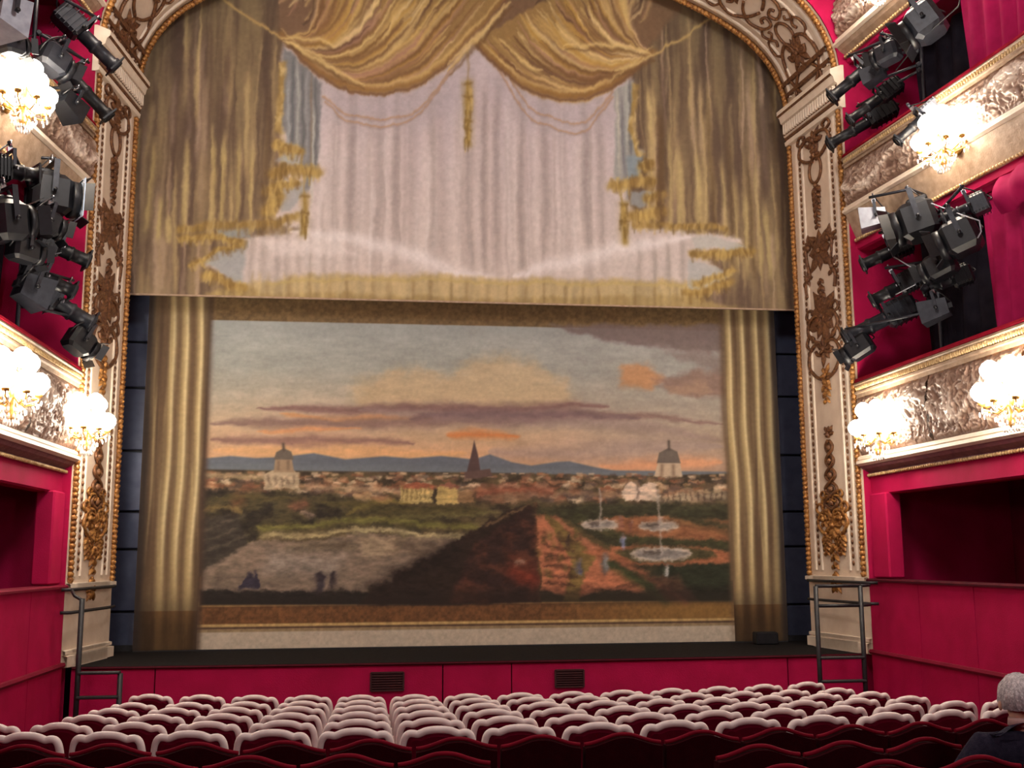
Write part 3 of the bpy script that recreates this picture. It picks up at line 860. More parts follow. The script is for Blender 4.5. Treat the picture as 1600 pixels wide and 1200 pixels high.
for pts, c, wd, a in (([(-3.21,4.55),(-2.46,4.58),(-1.70,4.57),(-0.93,4.62),(0.25,4.62),(1.34,4.65),(2.15,4.68)], (118, 86, 82), 0.11, 0.9), ([(-2.84,4.48),(-2.08,4.43),(-1.31,4.46),(-0.54,4.44)], (206, 142, 86), 0.06, 0.8),
                      ([(-3.86,4.32),(-2.93,4.36),(-2.08,4.36),(-0.93,4.39),(0.44,4.45),(1.85,4.54),(4.00,4.42)], (126, 98, 90), 0.12, 0.85), ([(-3.20,4.25),(-2.45,4.26),(-1.69,4.28)], (202, 136, 88), 0.05, 0.7),
                      ([(-3.85,4.09),(-3.20,4.11),(-2.54,4.10),(-1.69,4.09),(-0.83,4.09)], (130, 96, 88), 0.10, 0.85), ([(-1.70,4.57),(-0.34,4.49),(0.64,4.48),(1.64,4.41),(2.65,4.34),(3.99,4.13)], (140, 118, 110), 0.16, 0.6),
                      ([(-0.34,4.18),(0.25,4.23),(0.79,4.19)], (204, 122, 66), 0.09, 0.85), ([(-0.93,4.44),(-0.15,4.53),(1.24,4.53),(2.66,4.47)], (112, 88, 88), 0.10, 0.8), ([(2.03,3.74),(2.74,3.75),(3.97,3.78)], (214, 148, 106), 0.13, 0.75),
                      ([(-3.84,3.96),(-3.01,3.94),(-2.07,3.93),(-1.11,3.92),(-0.14,3.90)], (212, 160, 104), 0.12, 0.55), ([(0.25,3.93),(1.44,3.96),(2.65,4.02),(3.98,4.03)], (150, 130, 122), 0.2, 0.6)):
    P.stroke(curve3(pts), wd, c, a, True)
inpic = sm(xa, xa + .1, X) * (1 - sm(xb - .1, xb, X)) * sm(zbot, zbot + .1, Z)
skyw = sm([(-0.34,3.56)][0][1], [(-0.34,3.85)][0][1], Z) * (1 - sm(ztop - .25, ztop - .05, Z)) * inpic
painterly(P, 0.10, 1.3, 4.0, 85, skyw, 0.07); painterly(P, 0.05, 5, 12, 87, skyw, 0.035)
# hills
P.poly([(-3.95,3.82),(-3.56,3.86),(-3.19,3.83),(-2.82,3.85),(-2.35,3.91),(-1.88,3.82),(-1.30,3.87),(-0.92,3.84),(-0.44,3.88),(0.05,3.83),(0.30,3.91),(0.64,3.79),(0.94,3.74),(1.33,3.80),(1.53,3.81),(1.93,3.72),(2.23,3.67),(4.07,3.66),(4.06,3.43),(-3.95,3.41)], (98, 101, 106), 0.02)
P.poly([(-3.96,3.71),(-3.19,3.75),(-2.25,3.71),(-1.11,3.74),(0.05,3.70),(1.13,3.69),(4.07,3.61),(4.06,3.38),(-3.95,3.36)], (106, 110, 112), 0.03, 0.8)
# plain with the distant town
land = [(-3.96,3.66),(-2.25,3.64),(0.05,3.63),(2.64,3.59),(4.07,3.63),(4.06,1.68),(-3.91,1.70)]
w, m = P.mask_poly(land, 0.02)
g = sm(0.35, 0.65, n5[w])[..., None]
lc = np.array((58, 48, 36.)) * (1 - g) + np.array((88, 74, 50.)) * g
P.c[w] = P.c[w] * (1 - m[..., None]) + lc * m[..., None]
r6 = random.Random(66)
(txa, tza), (txb, tzb) = [(-3.94,3.62),(4.06,3.21)]
for k in range(620):
    x = r6.uniform(txa, txb); q = r6.random() ** 1.3; z = tza + (tzb - tza) * q
    s = 0.03 + 0.05 * q
    c = r6.choice([(168, 128, 92), (190, 156, 120), (136, 86, 60), (112, 82, 64), (92, 72, 58), (204, 176, 142), (150, 102, 72), (84, 70, 62)])
    P.stroke([(x - s, z), (x + s, z)], s * r6.uniform(.35, .8), c, 0.75)
P.stroke([(-3.96,3.58),(-3.55,3.56),(-3.09,3.54)], 0.05, (176, 150, 112), 0.7); P.stroke([(-2.43,3.41),(-1.68,3.38),(-0.92,3.34)], 0.05, (186, 152, 118), 0.6); P.stroke([(0.44,3.28),(1.63,3.33),(2.43,3.27)], 0.05, (156, 120, 92), 0.6)
def quad(pts, c, a=1.0, soft=0.015): P.poly(pts, c, soft, a)
# a church with a dome, a spire and a second dome in the middle distance
quad([(-3.07,3.58),(-2.95,3.65),(-2.63,3.65),(-2.53,3.55),(-2.54,3.37),(-3.05,3.37)], (170, 148, 118)); quad([(-2.91,3.83),(-2.67,3.83),(-2.63,3.62),(-2.93,3.62)], (150, 124, 96)); quad([(-2.93,3.81),(-2.90,3.92),(-2.79,3.98),(-2.68,3.93),(-2.64,3.81)], (104, 92, 80)); P.stroke([(-2.79,3.95),(-2.80,4.04)], 0.03, (88, 74, 62), 0.9)
for u in [(-3.00,3.51),(-2.90,3.49),(-2.81,3.47),(-2.72,3.49),(-2.62,3.51),(-2.86,3.72),(-2.72,3.73)]: P.stroke([(u[0], u[1] - .05), (u[0], u[1] + .05)], 0.03, (112, 92, 74), 0.7)
quad([(0.06,4.12),(0.12,3.89),(0.16,3.61),(-0.07,3.57),(0.01,3.89)], (82, 62, 58)); quad([(-0.09,3.63),(0.30,3.69),(0.34,3.57),(-0.09,3.52)], (92, 70, 62))
quad([(2.93,3.81),(3.28,3.81),(3.31,3.58),(2.86,3.58)], (182, 158, 130)); quad([(2.91,3.79),(2.95,3.95),(3.11,4.03),(3.24,3.97),(3.29,3.79)], (100, 88, 78)); P.stroke([(3.11,4.01),(3.11,4.13)], 0.03, (84, 72, 64), 0.9); P.stroke([(2.99,3.75),(2.98,3.59)], 0.04, (122, 98, 78), 0.7); P.stroke([(3.17,3.75),(3.17,3.59)], 0.04, (122, 98, 78), 0.7)
quad([(2.35,3.33),(2.48,3.49),(2.63,3.43),(2.76,3.51),(2.90,3.47),(2.91,3.21),(2.37,3.21)], (206, 178, 152)); P.stroke([(2.59,3.43),(2.59,3.25)], 0.03, (120, 96, 82), 0.8); P.stroke([(2.93,3.23),(3.44,3.27),(4.06,3.29)], 0.08, (160, 140, 112), 0.8)
for k in range(12):
    u = [(2.97,3.25),(4.04,3.29)]; f = k / 11
    x = u[0][0] + (u[1][0] - u[0][0]) * f; z = u[0][1] + (u[1][1] - u[0][1]) * f
    P.stroke([(x, z - .05), (x, z + .04)], 0.022, (82, 64, 52), 0.7)
# long houses
for pts, c in (([(-1.07,3.42),(-0.58,3.45),(-0.57,3.17),(-1.07,3.17)], (186, 160, 102)), ([(-0.51,3.44),(-0.18,3.45),(-0.18,3.15),(-0.51,3.15)], (178, 150, 92)), ([(-1.75,3.32),(-1.49,3.34),(-1.49,3.21),(-1.75,3.21)], (160, 128, 92)), ([(-0.18,3.34),(0.05,3.36),(0.05,3.18),(-0.18,3.17)], (130, 100, 68))):
    quad(pts, c)
quad([(-1.09,3.40),(-0.82,3.49),(-0.55,3.43),(-0.57,3.38)], (146, 84, 60)); quad([(-0.53,3.42),(-0.34,3.49),(-0.16,3.44),(-0.18,3.40)], (128, 82, 64)); P.stroke([(0.15,3.32),(0.64,3.38),(1.23,3.37)], 0.10, (140, 82, 60), 0.8); P.stroke([(0.25,3.23),(0.83,3.27)], 0.08, (112, 84, 62), 0.8)
for k in range(7):
    for row in (766, 776):
        u = [(-1.03,3.36),(-0.61,3.36),(-1.03,3.26),(-0.61,3.26)]
        a_, b_ = (u[0], u[1]) if row == 766 else (u[2], u[3])
        x = a_[0] + (b_[0] - a_[0]) * k / 6
        P.stroke([(x, a_[1] - .03), (x, a_[1] + .03)], 0.022, (112, 90, 54), 0.7)
# dark wooded middle ground on the left
w, m = P.mask_poly([(-3.97,3.36),(-2.99,3.34),(-2.05,3.32),(-1.67,3.18),(-1.10,3.13),(-0.34,3.11),(0.10,3.08),(0.44,3.13),(-0.91,2.70),(-1.67,2.83),(-2.97,2.73),(-3.29,2.57),(-3.42,2.38),(-3.94,2.11)], 0.04, 0.05, 61)
gg = sm(0.3, 0.7, n5[w])[..., None]
cc = np.array((42, 36, 30.)) * (1 - gg) + np.array((76, 66, 44.)) * gg
P.c[w] = P.c[w] * (1 - m[..., None]) + cc * m[..., None]
for pts, c, wd in (([(-1.86,2.99),(-1.58,3.13),(-1.30,3.19),(-0.91,3.17)], (122, 104, 54), 0.06), ([(-3.94,3.05),(-3.63,3.11),(-3.35,3.03)], (128, 106, 62), 0.05), ([(-3.45,3.17),(-3.40,3.26)], (122, 78, 52), 0.12), ([(-2.66,3.13),(-2.43,3.15)], (128, 84, 62), 0.09), ([(-2.52,3.03),(-2.33,2.98)], (160, 130, 112), 0.05),
                   ([(-3.82,3.22),(-3.36,3.26),(-2.99,3.22),(-2.52,3.24)], (90, 78, 46), 0.07), ([(-2.24,3.19),(-1.67,3.13),(-1.10,3.07),(-0.34,3.05),(0.25,3.07)], (84, 74, 42), 0.10), ([(-1.86,2.86),(-1.10,2.96),(-0.34,2.98),(0.44,3.03)], (108, 98, 58), 0.06)):
    P.stroke(curve3(pts), wd, c, 0.75, True)
# lawn edge, pond
P.poly([(-3.91,2.20),(-3.33,2.55),(-2.97,2.68),(-2.41,2.64),(-1.67,2.73),(-0.91,2.67),(0.05,2.63),(-0.43,2.27),(-1.19,1.98),(-1.65,1.86),(-3.91,1.86)], (128, 108, 90), 0.03)
w, m = P.mask_poly([(-3.91,2.20),(-3.33,2.55),(-2.97,2.68),(-2.41,2.64),(-1.67,2.73),(-0.91,2.67),(0.05,2.63),(-0.43,2.27),(-1.19,1.98),(-1.65,1.86),(-3.91,1.86)], 0.03)
P.c[w] *= (1 - 0.18 * m * (1 - n4[w] * 1.4))[..., None]
P.poly([(-1.67,2.69),(-0.91,2.64),(-1.08,2.41),(-1.60,2.36)], (150, 128, 100), 0.06, 0.8); P.poly([(-2.51,2.58),(-1.67,2.61),(-1.68,2.47),(-2.87,2.46)], (86, 74, 56), 0.06, 0.6); P.poly([(-1.10,2.65),(-0.33,2.60),(-0.72,2.37),(-1.12,2.48)], (106, 88, 70), 0.06, 0.7)
P.poly([(-2.96,2.46),(-1.85,2.39),(-2.03,2.10),(-3.05,2.15)], (140, 128, 116), 0.14, 0.5)
P.stroke(curve3([(-3.11,2.80),(-2.60,2.81),(-2.23,2.85),(-1.67,2.92),(-1.10,2.89),(-0.53,2.84),(0.10,2.80)]), 0.06, (112, 104, 54), 0.9)
P.stroke(curve3([(-3.05,2.70),(-2.41,2.68),(-1.95,2.75),(-1.69,2.79)]), 0.05, (168, 148, 104), 0.9); P.stroke(curve3([(-1.71,2.77),(-1.19,2.77),(-0.72,2.69),(0.00,2.67)]), 0.05, (172, 154, 112), 0.9)
P.stroke(curve3([(-3.04,2.65),(-2.41,2.62),(-1.85,2.71)]), 0.03, (84, 70, 46), 0.8)
P.poly([(-3.97,2.92),(-3.42,3.03),(-3.29,2.57),(-3.69,2.29),(-3.94,2.16)], (60, 52, 44), 0.04, 0.95)
for seg in ([(-3.93,2.76),(-3.35,2.98)], [(-3.91,2.46),(-3.30,2.70)], [(-3.90,2.62),(-3.43,2.79)]): P.stroke(seg, 0.03, (92, 80, 66), 0.6)
P.poly([(-3.93,1.91),(-1.65,1.87),(-0.90,1.81),(-0.14,1.66),(-3.92,1.70)], (38, 34, 30), 0.03)
# great clipped hedge
hedge = [(-1.65,1.68),(-1.37,1.95),(-1.14,2.04),(-1.07,2.17),(-0.90,2.18),(-0.76,2.31),(-0.60,2.35),(-0.43,2.46),(-0.29,2.54),(-0.14,2.65),(0.24,2.86),(0.64,3.07),(0.91,3.17),(1.01,3.03),(1.06,1.70),(0.24,1.66)]
P.poly(hedge, (44, 32, 26), 0.03, 1.0, 0.03, 71)
w, m = P.mask_poly([(0.05,2.56),(0.91,3.13),(1.05,3.03),(1.07,1.71),(-0.33,1.69)], 0.04, 0.03, 72)
gg = sm(0.35, 0.75, n5[w])[..., None]
cc = np.array((48, 32, 28.)) * (1 - gg) + np.array((78, 46, 34.)) * gg
P.c[w] = P.c[w] * (1 - m[..., None]) + cc * m[..., None]
for u in [(-1.42,1.93),(-1.28,1.98),(-1.11,2.11),(-0.98,2.16),(-0.83,2.24),(-0.70,2.31),(-0.54,2.37),(-0.41,2.44),(-0.26,2.54)]:
    P.stroke([u, (u[0] + .02, u[1] - .1)], 0.11, (36, 26, 22), 0.9)
P.stroke([(0.24,2.82),(0.91,3.15)], 0.02, (120, 92, 62), 0.7); P.stroke([(0.99,3.13),(1.06,1.73)], 0.04, (92, 58, 40), 0.8)
P.stroke([(0.63,2.36),(0.92,2.22)], 0.12, (110, 56, 38), 0.6); P.stroke([(0.65,2.13),(0.94,2.03)], 0.14, (128, 52, 36), 0.7); P.stroke([(0.71,2.27),(0.81,2.29)], 0.05, (156, 124, 104), 0.7)
# parterre garden
P.poly([(1.01,3.00),(1.62,3.03),(2.62,3.07),(4.05,3.03),(4.06,1.68),(1.06,1.71)], (54, 50, 34), 0.03)
path = (178, 108, 76)
P.poly([(0.99,2.98),(1.13,3.01),(2.06,2.26),(2.65,1.95),(2.69,1.82),(2.00,1.86),(1.60,1.74),(1.08,1.85)], path, 0.03, 0.95)
P.poly([(1.18,2.98),(1.32,3.00),(2.21,2.45),(2.10,2.26),(1.91,2.36)], (168, 104, 74), 0.03, 0.9)
P.poly([(1.11,3.00),(1.19,3.00),(1.91,2.36),(1.72,2.02),(1.65,1.71),(1.41,1.71),(1.56,2.26)], (110, 94, 50), 0.03, 0.85)
P.poly([(1.71,2.43),(2.11,2.49),(2.51,2.53),(3.62,2.50),(4.05,2.42),(4.04,2.25),(3.21,2.21),(2.30,2.26),(2.01,2.34)], (164, 98, 66), 0.03, 0.9)
P.poly([(1.67,2.86),(2.22,2.96),(3.03,2.97),(4.07,2.91),(4.05,2.58),(3.12,2.62),(2.21,2.66)], (150, 94, 62), 0.03, 0.85)
for pts, c, wd in (([(1.42,2.92),(1.91,2.60),(2.11,2.49)], (66, 62, 38), 0.06), ([(1.62,2.98),(2.21,2.69),(2.61,2.57)], (62, 60, 36), 0.08), ([(1.92,2.82),(2.61,2.62),(4.03,2.54)], (64, 62, 38), 0.06), ([(3.23,2.97),(4.04,2.78)], (52, 52, 34), 0.10), ([(3.02,2.92),(4.04,2.69)], (120, 84, 54), 0.05),
                   ([(2.10,2.26),(2.60,1.97),(2.99,1.72)], (60, 66, 38), 0.10), ([(2.35,2.26),(2.90,1.96),(3.29,1.69)], (136, 84, 60), 0.07), ([(1.03,3.03),(1.62,3.07),(2.62,3.10),(4.05,3.07)], (56, 54, 36), 0.10)):
    P.stroke(curve3(pts), wd, c, 0.85)
P.poly([(2.21,2.43),(2.51,2.49),(3.11,2.50),(3.72,2.46),(3.82,2.35),(3.21,2.25),(2.50,2.28)], (66, 64, 40), 0.03, 0.9); P.poly([(2.90,2.21),(4.04,2.25),(4.05,1.68),(3.34,1.69),(2.70,2.06)], (44, 46, 32), 0.04, 0.95)
P.poly([(2.70,2.06),(3.20,2.06),(3.49,1.69),(2.99,1.70)], (92, 60, 46), 0.05, 0.7)
def basin(cx, cz, ax, az):
    ring = [(cx + ax * math.cos(a), cz + az * math.sin(a)) for a in [2 * PI * k / 32 for k in range(33)]]
    P.poly(ring, (128, 120, 112), 0.02, 0.95); P.stroke(ring, 0.035, (178, 160, 142), 0.9)
    P.stroke([(cx, cz), (cx, cz + 0.55)], 0.025, (176, 160, 148), 0.6)
    P.stroke([(cx - ax * .6, cz + .02), (cx - ax * .1, cz + .03)], 0.04, (84, 70, 62), 0.8)
for (cx, cz), ax, az in zip([(2.94,2.39),(2.00,2.84),(2.92,2.82)], (0.46, 0.26, 0.29), (0.085, 0.055, 0.055)): basin(cx, cz, ax, az)
for k in range(7):
    u = [(1.10,2.53),(1.61,2.45),(1.12,2.38),(1.66,2.34),(1.10,2.23),(1.66,2.19),(1.12,2.09),(1.66,2.05),(1.10,1.98),(1.61,1.94),(2.20,1.89),(2.60,1.95),(1.32,2.61),(1.66,2.59)][2 * k:2 * k + 2]
    P.stroke(u, 0.035, (74, 48, 36), 0.75, True)
# little strolling figures and bushes
for (x, z), c, s in zip([(1.66,2.19),(2.05,2.22),(2.08,2.26),(1.49,2.59),(2.36,2.57),(-2.22,1.97),(-2.19,1.99),(-2.03,2.00),(-2.03,2.07),(3.02,2.14),(2.47,2.82),(2.32,2.86)], ((92, 92, 118), (96, 86, 80), (120, 120, 116), (70, 52, 44), (120, 124, 150), (52, 44, 46), (54, 46, 50), (56, 46, 46), (50, 40, 40), (190, 182, 172), (130, 84, 66), (140, 90, 70)), (.07, .08, .07, .06, .06, .09, .07, .07, .06, .05, .05, .05)):
    P.stroke([(x, z - s), (x, z + s * 1.3)], s * 0.75, c, 0.9); P.stroke([(x, z + s * 1.5), (x, z + s * 1.8)], s * 0.4, (140, 110, 96) if c[0] > 80 else (44, 36, 38), 0.8)
P.poly([(-3.39,1.92),(-3.28,2.09),(-3.21,2.17),(-3.16,2.11),(-3.12,2.20),(-3.07,1.94)], (50, 44, 56), 0.02, 0.95, 0.03, 91)
for k in range(26):
    x = r6.uniform(*[q[0] for q in [(1.04,2.55),(1.71,2.55)]]); z = r6.uniform(*[q[1] for q in [(1.12,2.07),(1.12,2.74)]])
    P.stroke([(x, z), (x, z + .05)], 0.05, r6.choice([(96, 80, 44), (112, 96, 58), (70, 54, 36)]), 0.6)
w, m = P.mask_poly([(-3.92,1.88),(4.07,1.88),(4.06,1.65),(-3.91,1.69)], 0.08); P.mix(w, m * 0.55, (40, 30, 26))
gw_ = (1 - sm([(-0.34,3.50)][0][1], [(-0.34,3.66)][0][1], Z)) * inpic
painterly(P, 0.035, 7, 9, 89, gw_); painterly(P, 0.03, 20, 24, 91, gw_)
P.c *= (1 + (fbm(X, Z, 9, 22, 93) - .5) * 0.55 * gw_)[..., None]
P.c *= (1 + (fbm(X, Z, 4, 14, 95) - .5) * 0.16 * skyw)[..., None]
# painted side drapes of the lower canvas
def side(xl, xr, seed, hi_x):
    r = random.Random(seed)
    w = P.win(xl, xr, 1.0, 6.6)
    tt_ = sm(0.3, 0.7, n1[w])[..., None]
    P.c[w] = (np.array((104, 82, 56.)) * (1 - tt_) + np.array((150, 126, 86.)) * tt_)
    for k in range(14):
        P.vfold(r.uniform(xl, xr), r.uniform(.02, .05), r.uniform(1.0, 2.5), r.uniform(4.2, 7.5), (72, 52, 40), r.uniform(.3, .75), 0.02, r.uniform(0, 6))
    for k in range(16):
        P.vfold(r.uniform(xl, xr), r.uniform(.012, .03), r.uniform(1.0, 3.5), r.uniform(3.6, 7.5), (176, 152, 104), r.uniform(.25, .6), 0.02, r.uniform(0, 6))
    for x in hi_x:
        P.vfold(x, 0.055, 0.4, 8.0, (190, 162, 112), 0.75, 0.02, x)
        P.vfold(x + .02, 0.025, 1.5, 7.0, (214, 194, 144), 0.75, 0.02, x)
        P.vfold(x - 0.11, 0.05, 0.4, 8.0, (96, 72, 52), 0.7, 0.02, x)
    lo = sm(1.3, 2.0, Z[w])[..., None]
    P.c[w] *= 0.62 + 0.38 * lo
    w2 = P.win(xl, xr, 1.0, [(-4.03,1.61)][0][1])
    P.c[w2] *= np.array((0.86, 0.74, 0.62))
dl = [q[0] for q in [(-4.90,3.97),(-3.96,3.97),(-4.69,3.97),(-4.47,3.97),(-4.28,3.97),(-4.07,3.97)]]
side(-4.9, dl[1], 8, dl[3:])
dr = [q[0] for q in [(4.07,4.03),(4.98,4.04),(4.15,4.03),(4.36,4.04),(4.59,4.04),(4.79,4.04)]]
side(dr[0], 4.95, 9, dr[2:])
P.stroke([(dl[1] + .02, 1.0), (dl[1] + .02, 6.6)], 0.07, (70, 52, 40), 0.8)
P.stroke([(dr[0] - .02, 2.0), (dr[0] - .02, 6.0)], 0.03, (110, 88, 62), 0.6)
P.stroke([(-4.80, 1.0), (-4.80, 6.6)], 0.09, (44, 34, 30), 0.9); P.stroke([(4.88, 1.0), (4.88, 6.6)], 0.10, (44, 34, 30), 0.9)
P.c *= (0.94 + 0.12 * n3)[..., None]
lower = empty('painted_backdrop', (0, D + 0.7, 1.07), 'painted landscape drop with sunset sky, town and garden between painted gold drapes', 'backdrop')
oo = P.build('canvas', 0.0, (1.17, 1.28, 1.42), lower); oo.location = (0, 0, -1.07)
MB().box((0.04, 0.03, 0.0), (9.74, 0.05, 0.04)).build('bottom_batten', 'black', lower)

# black kick board and side towers behind the arch
t_ = MB().box((0, 16.55, 1.09), (11.0, 0.05, 0.09)).build('stage_threshold', 'black')
tag(t_, 'long low black board at the foot of the landscape drop', 'board')
for s, nm in ((-1, 'left'), (1, 'right')):
    tw = empty('stage_tower', (s * 5.25, 16.75, 1.05), 'dark blue metal tower between gilded pillar and the %s side of the drop' % nm, 'stage tower')
    zs = [0.0, 0.55, 1.45, 2.0, 2.9, 3.85, 4.55, 5.3, 6.5]
    for a, b in zip(zs, zs[1:]):
        MB().rbox((0, -0.10, (a + b) / 2), (1.3, 0.06, b - a - 0.03), 0.012).build('panel', 'steel', tw)
    MB().box((0, 0.0, 3.3), (1.3, 0.06, 6.6)).build('frame', 'black', tw)
bx = MB().rbox((0, 0, 0.09), (0.34, 0.2, 0.18), 0.015).build('floor_box', 'lamp_black')
bx.location = (4.41,16.00,1.00); bx.location.z = 1.05
tag(bx, 'small black box on the stage floor before the right drape', 'box')
struct('wall_stage_back', MB().box((0, 17.3, 5), (14, 0.1, 14)), 'black', label='black wall far behind the curtain')

# ------------------------------------------------------------------ proscenium pillars and arch
def spiral(cx, cz, r0, r1, a0, turns, n=22):
    return [(cx + (r0 + (r1 - r0) * i / n) * math.cos(a0 + turns * 2 * PI * i / n), cz + (r0 + (r1 - r0) * i / n) * math.sin(a0 + turns * 2 * PI * i / n)) for i in range(n + 1)]

def motif_scroll(mb, mp, cx, cz, w, h, r=0.022):
    # C-scroll pair mirrored about cx
    for k in (-1, 1):
        a = [(cx + k * x * w, cz + z * h) for x, z in ((0.05, -0.5), (0.28, -0.38), (0.46, -0.1), (0.36, 0.22), (0.12, 0.30), (0.05, 0.12), (0.18, 0.05), (0.24, 0.14))]
        mb.tube([mp(x, z, 0.02) for x, z in curve3(a, 4)], r, 6)
        b = [(cx + k * x * w, cz + z * h) for x, z in ((0.36, 0.2), (0.5, 0.32), (0.42, 0.5), (0.28, 0.44), (0.32, 0.36))]
        mb.tube([mp(x, z, 0.02) for x, z in curve3(b, 4)], r * 0.8, 6)

def leaf(mb, mp, cx, cz, ln, wd, an):
    # curled acanthus leaf: ridge raised, edges on the ground
    n = 6
    dx, dz = math.cos(an), math.sin(an)
    rows = []
    for i in range(n + 1):
        t = i / n
        w = wd * math.sin(PI * min(1, 0.12 + t * 0.88)) * (1 + 0.25 * math.sin(t * 14))
        c = (cx + dx * ln * t, cz + dz * ln * t)
        rows.append([mp(c[0] - dz * w * e, c[1] + dx * w * e, 0.006 + (0.045 * (1 - abs(e)) * math.sin(PI * (0.15 + 0.8 * t)))) for e in (-1, -.5, 0, .5, 1)])
    mb.grid(rows)

def motif_leaves(mb, mp, cx, cz, s, n=7, spread=2 * PI, a0=0.0):
    for k in range(n):
        an = a0 + spread * (k / n if spread > 6 else (k / (n - 1) - 0.5))
        leaf(mb, mp, cx + 0.03 * math.cos(an), cz + 0.03 * math.sin(an), s * (0.8 + 0.3 * (k % 2)), s * 0.24, an)
    mb.ball(mp(cx, cz, 0.03), 0.045, 8, 5)

def motif_drop(mb, mp, cx, z0, z1, n=6):
    for k in range(n):
        z = z0 + (z1 - z0) * k / (n - 1)
        s = 0.11 * (1 - 0.55 * k / n)
        leaf(mb, mp, cx, z, s * 1.7, s * 0.45, -PI / 2 + 0.8); leaf(mb, mp, cx, z, s * 1.7, s * 0.45, -PI / 2 - 0.8)
        mb.ball(mp(cx, z, 0.02), s * 0.34, 7, 5)

def motif_oval(mb, mp, cx, cz, a, b, r=0.02):
    mb.tube([mp(cx + a * math.cos(t), cz + b * math.sin(t), 0.015) for t in [2 * PI * k / 24 for k in range(24)]], r, 6, True)

def motif_guilloche(mb, mp, cx, z0, z1, w, n):
    for k in (-1, 1):
        m = 12 * n
        mb.tube([mp(cx + k * w * math.sin(PI * n * i / m) * (0.75 + 0.25 * math.cos(PI * i / m)), z0 + (z1 - z0) * i / m, 0.02 + 0.012 * k * math.cos(PI * n * i / m)) for i in range(m + 1)], 0.026, 6)
    for i in range(n):
        mb.ball(mp(cx, z0 + (z1 - z0) * (i + 0.5) / n, 0.02), 0.05, 7, 5)

def strip(mb, mp, s0, s1, z0, z1, h, n=1):
    P_ = []
    prof = [(s0, 0), (s0 + (s1 - s0) * .15, h), (s1 - (s1 - s0) * .15, h), (s1, 0)]
    mb.grid([[mp(a, z0 + (z1 - z0) * i / n, o) for a, o in prof] for i in range(n + 1)], False)

def rope(mb, mp, s, z0, z1, r, n):
    # twisted gilded rope: leaning beads
    for i in range(n):
        z = z0 + (z1 - z0) * (i + 0.5) / n
        q = mp(s, z, r * 0.5)
        d = (mp(s + 0.03, z + (z1 - z0) / n * 0.6, r * 0.5) - q).normalized()
        mb.tube([q - d * r * 0.9, q, q + d * r * 0.9], [r * .45, r * .95, r * .45], 6)

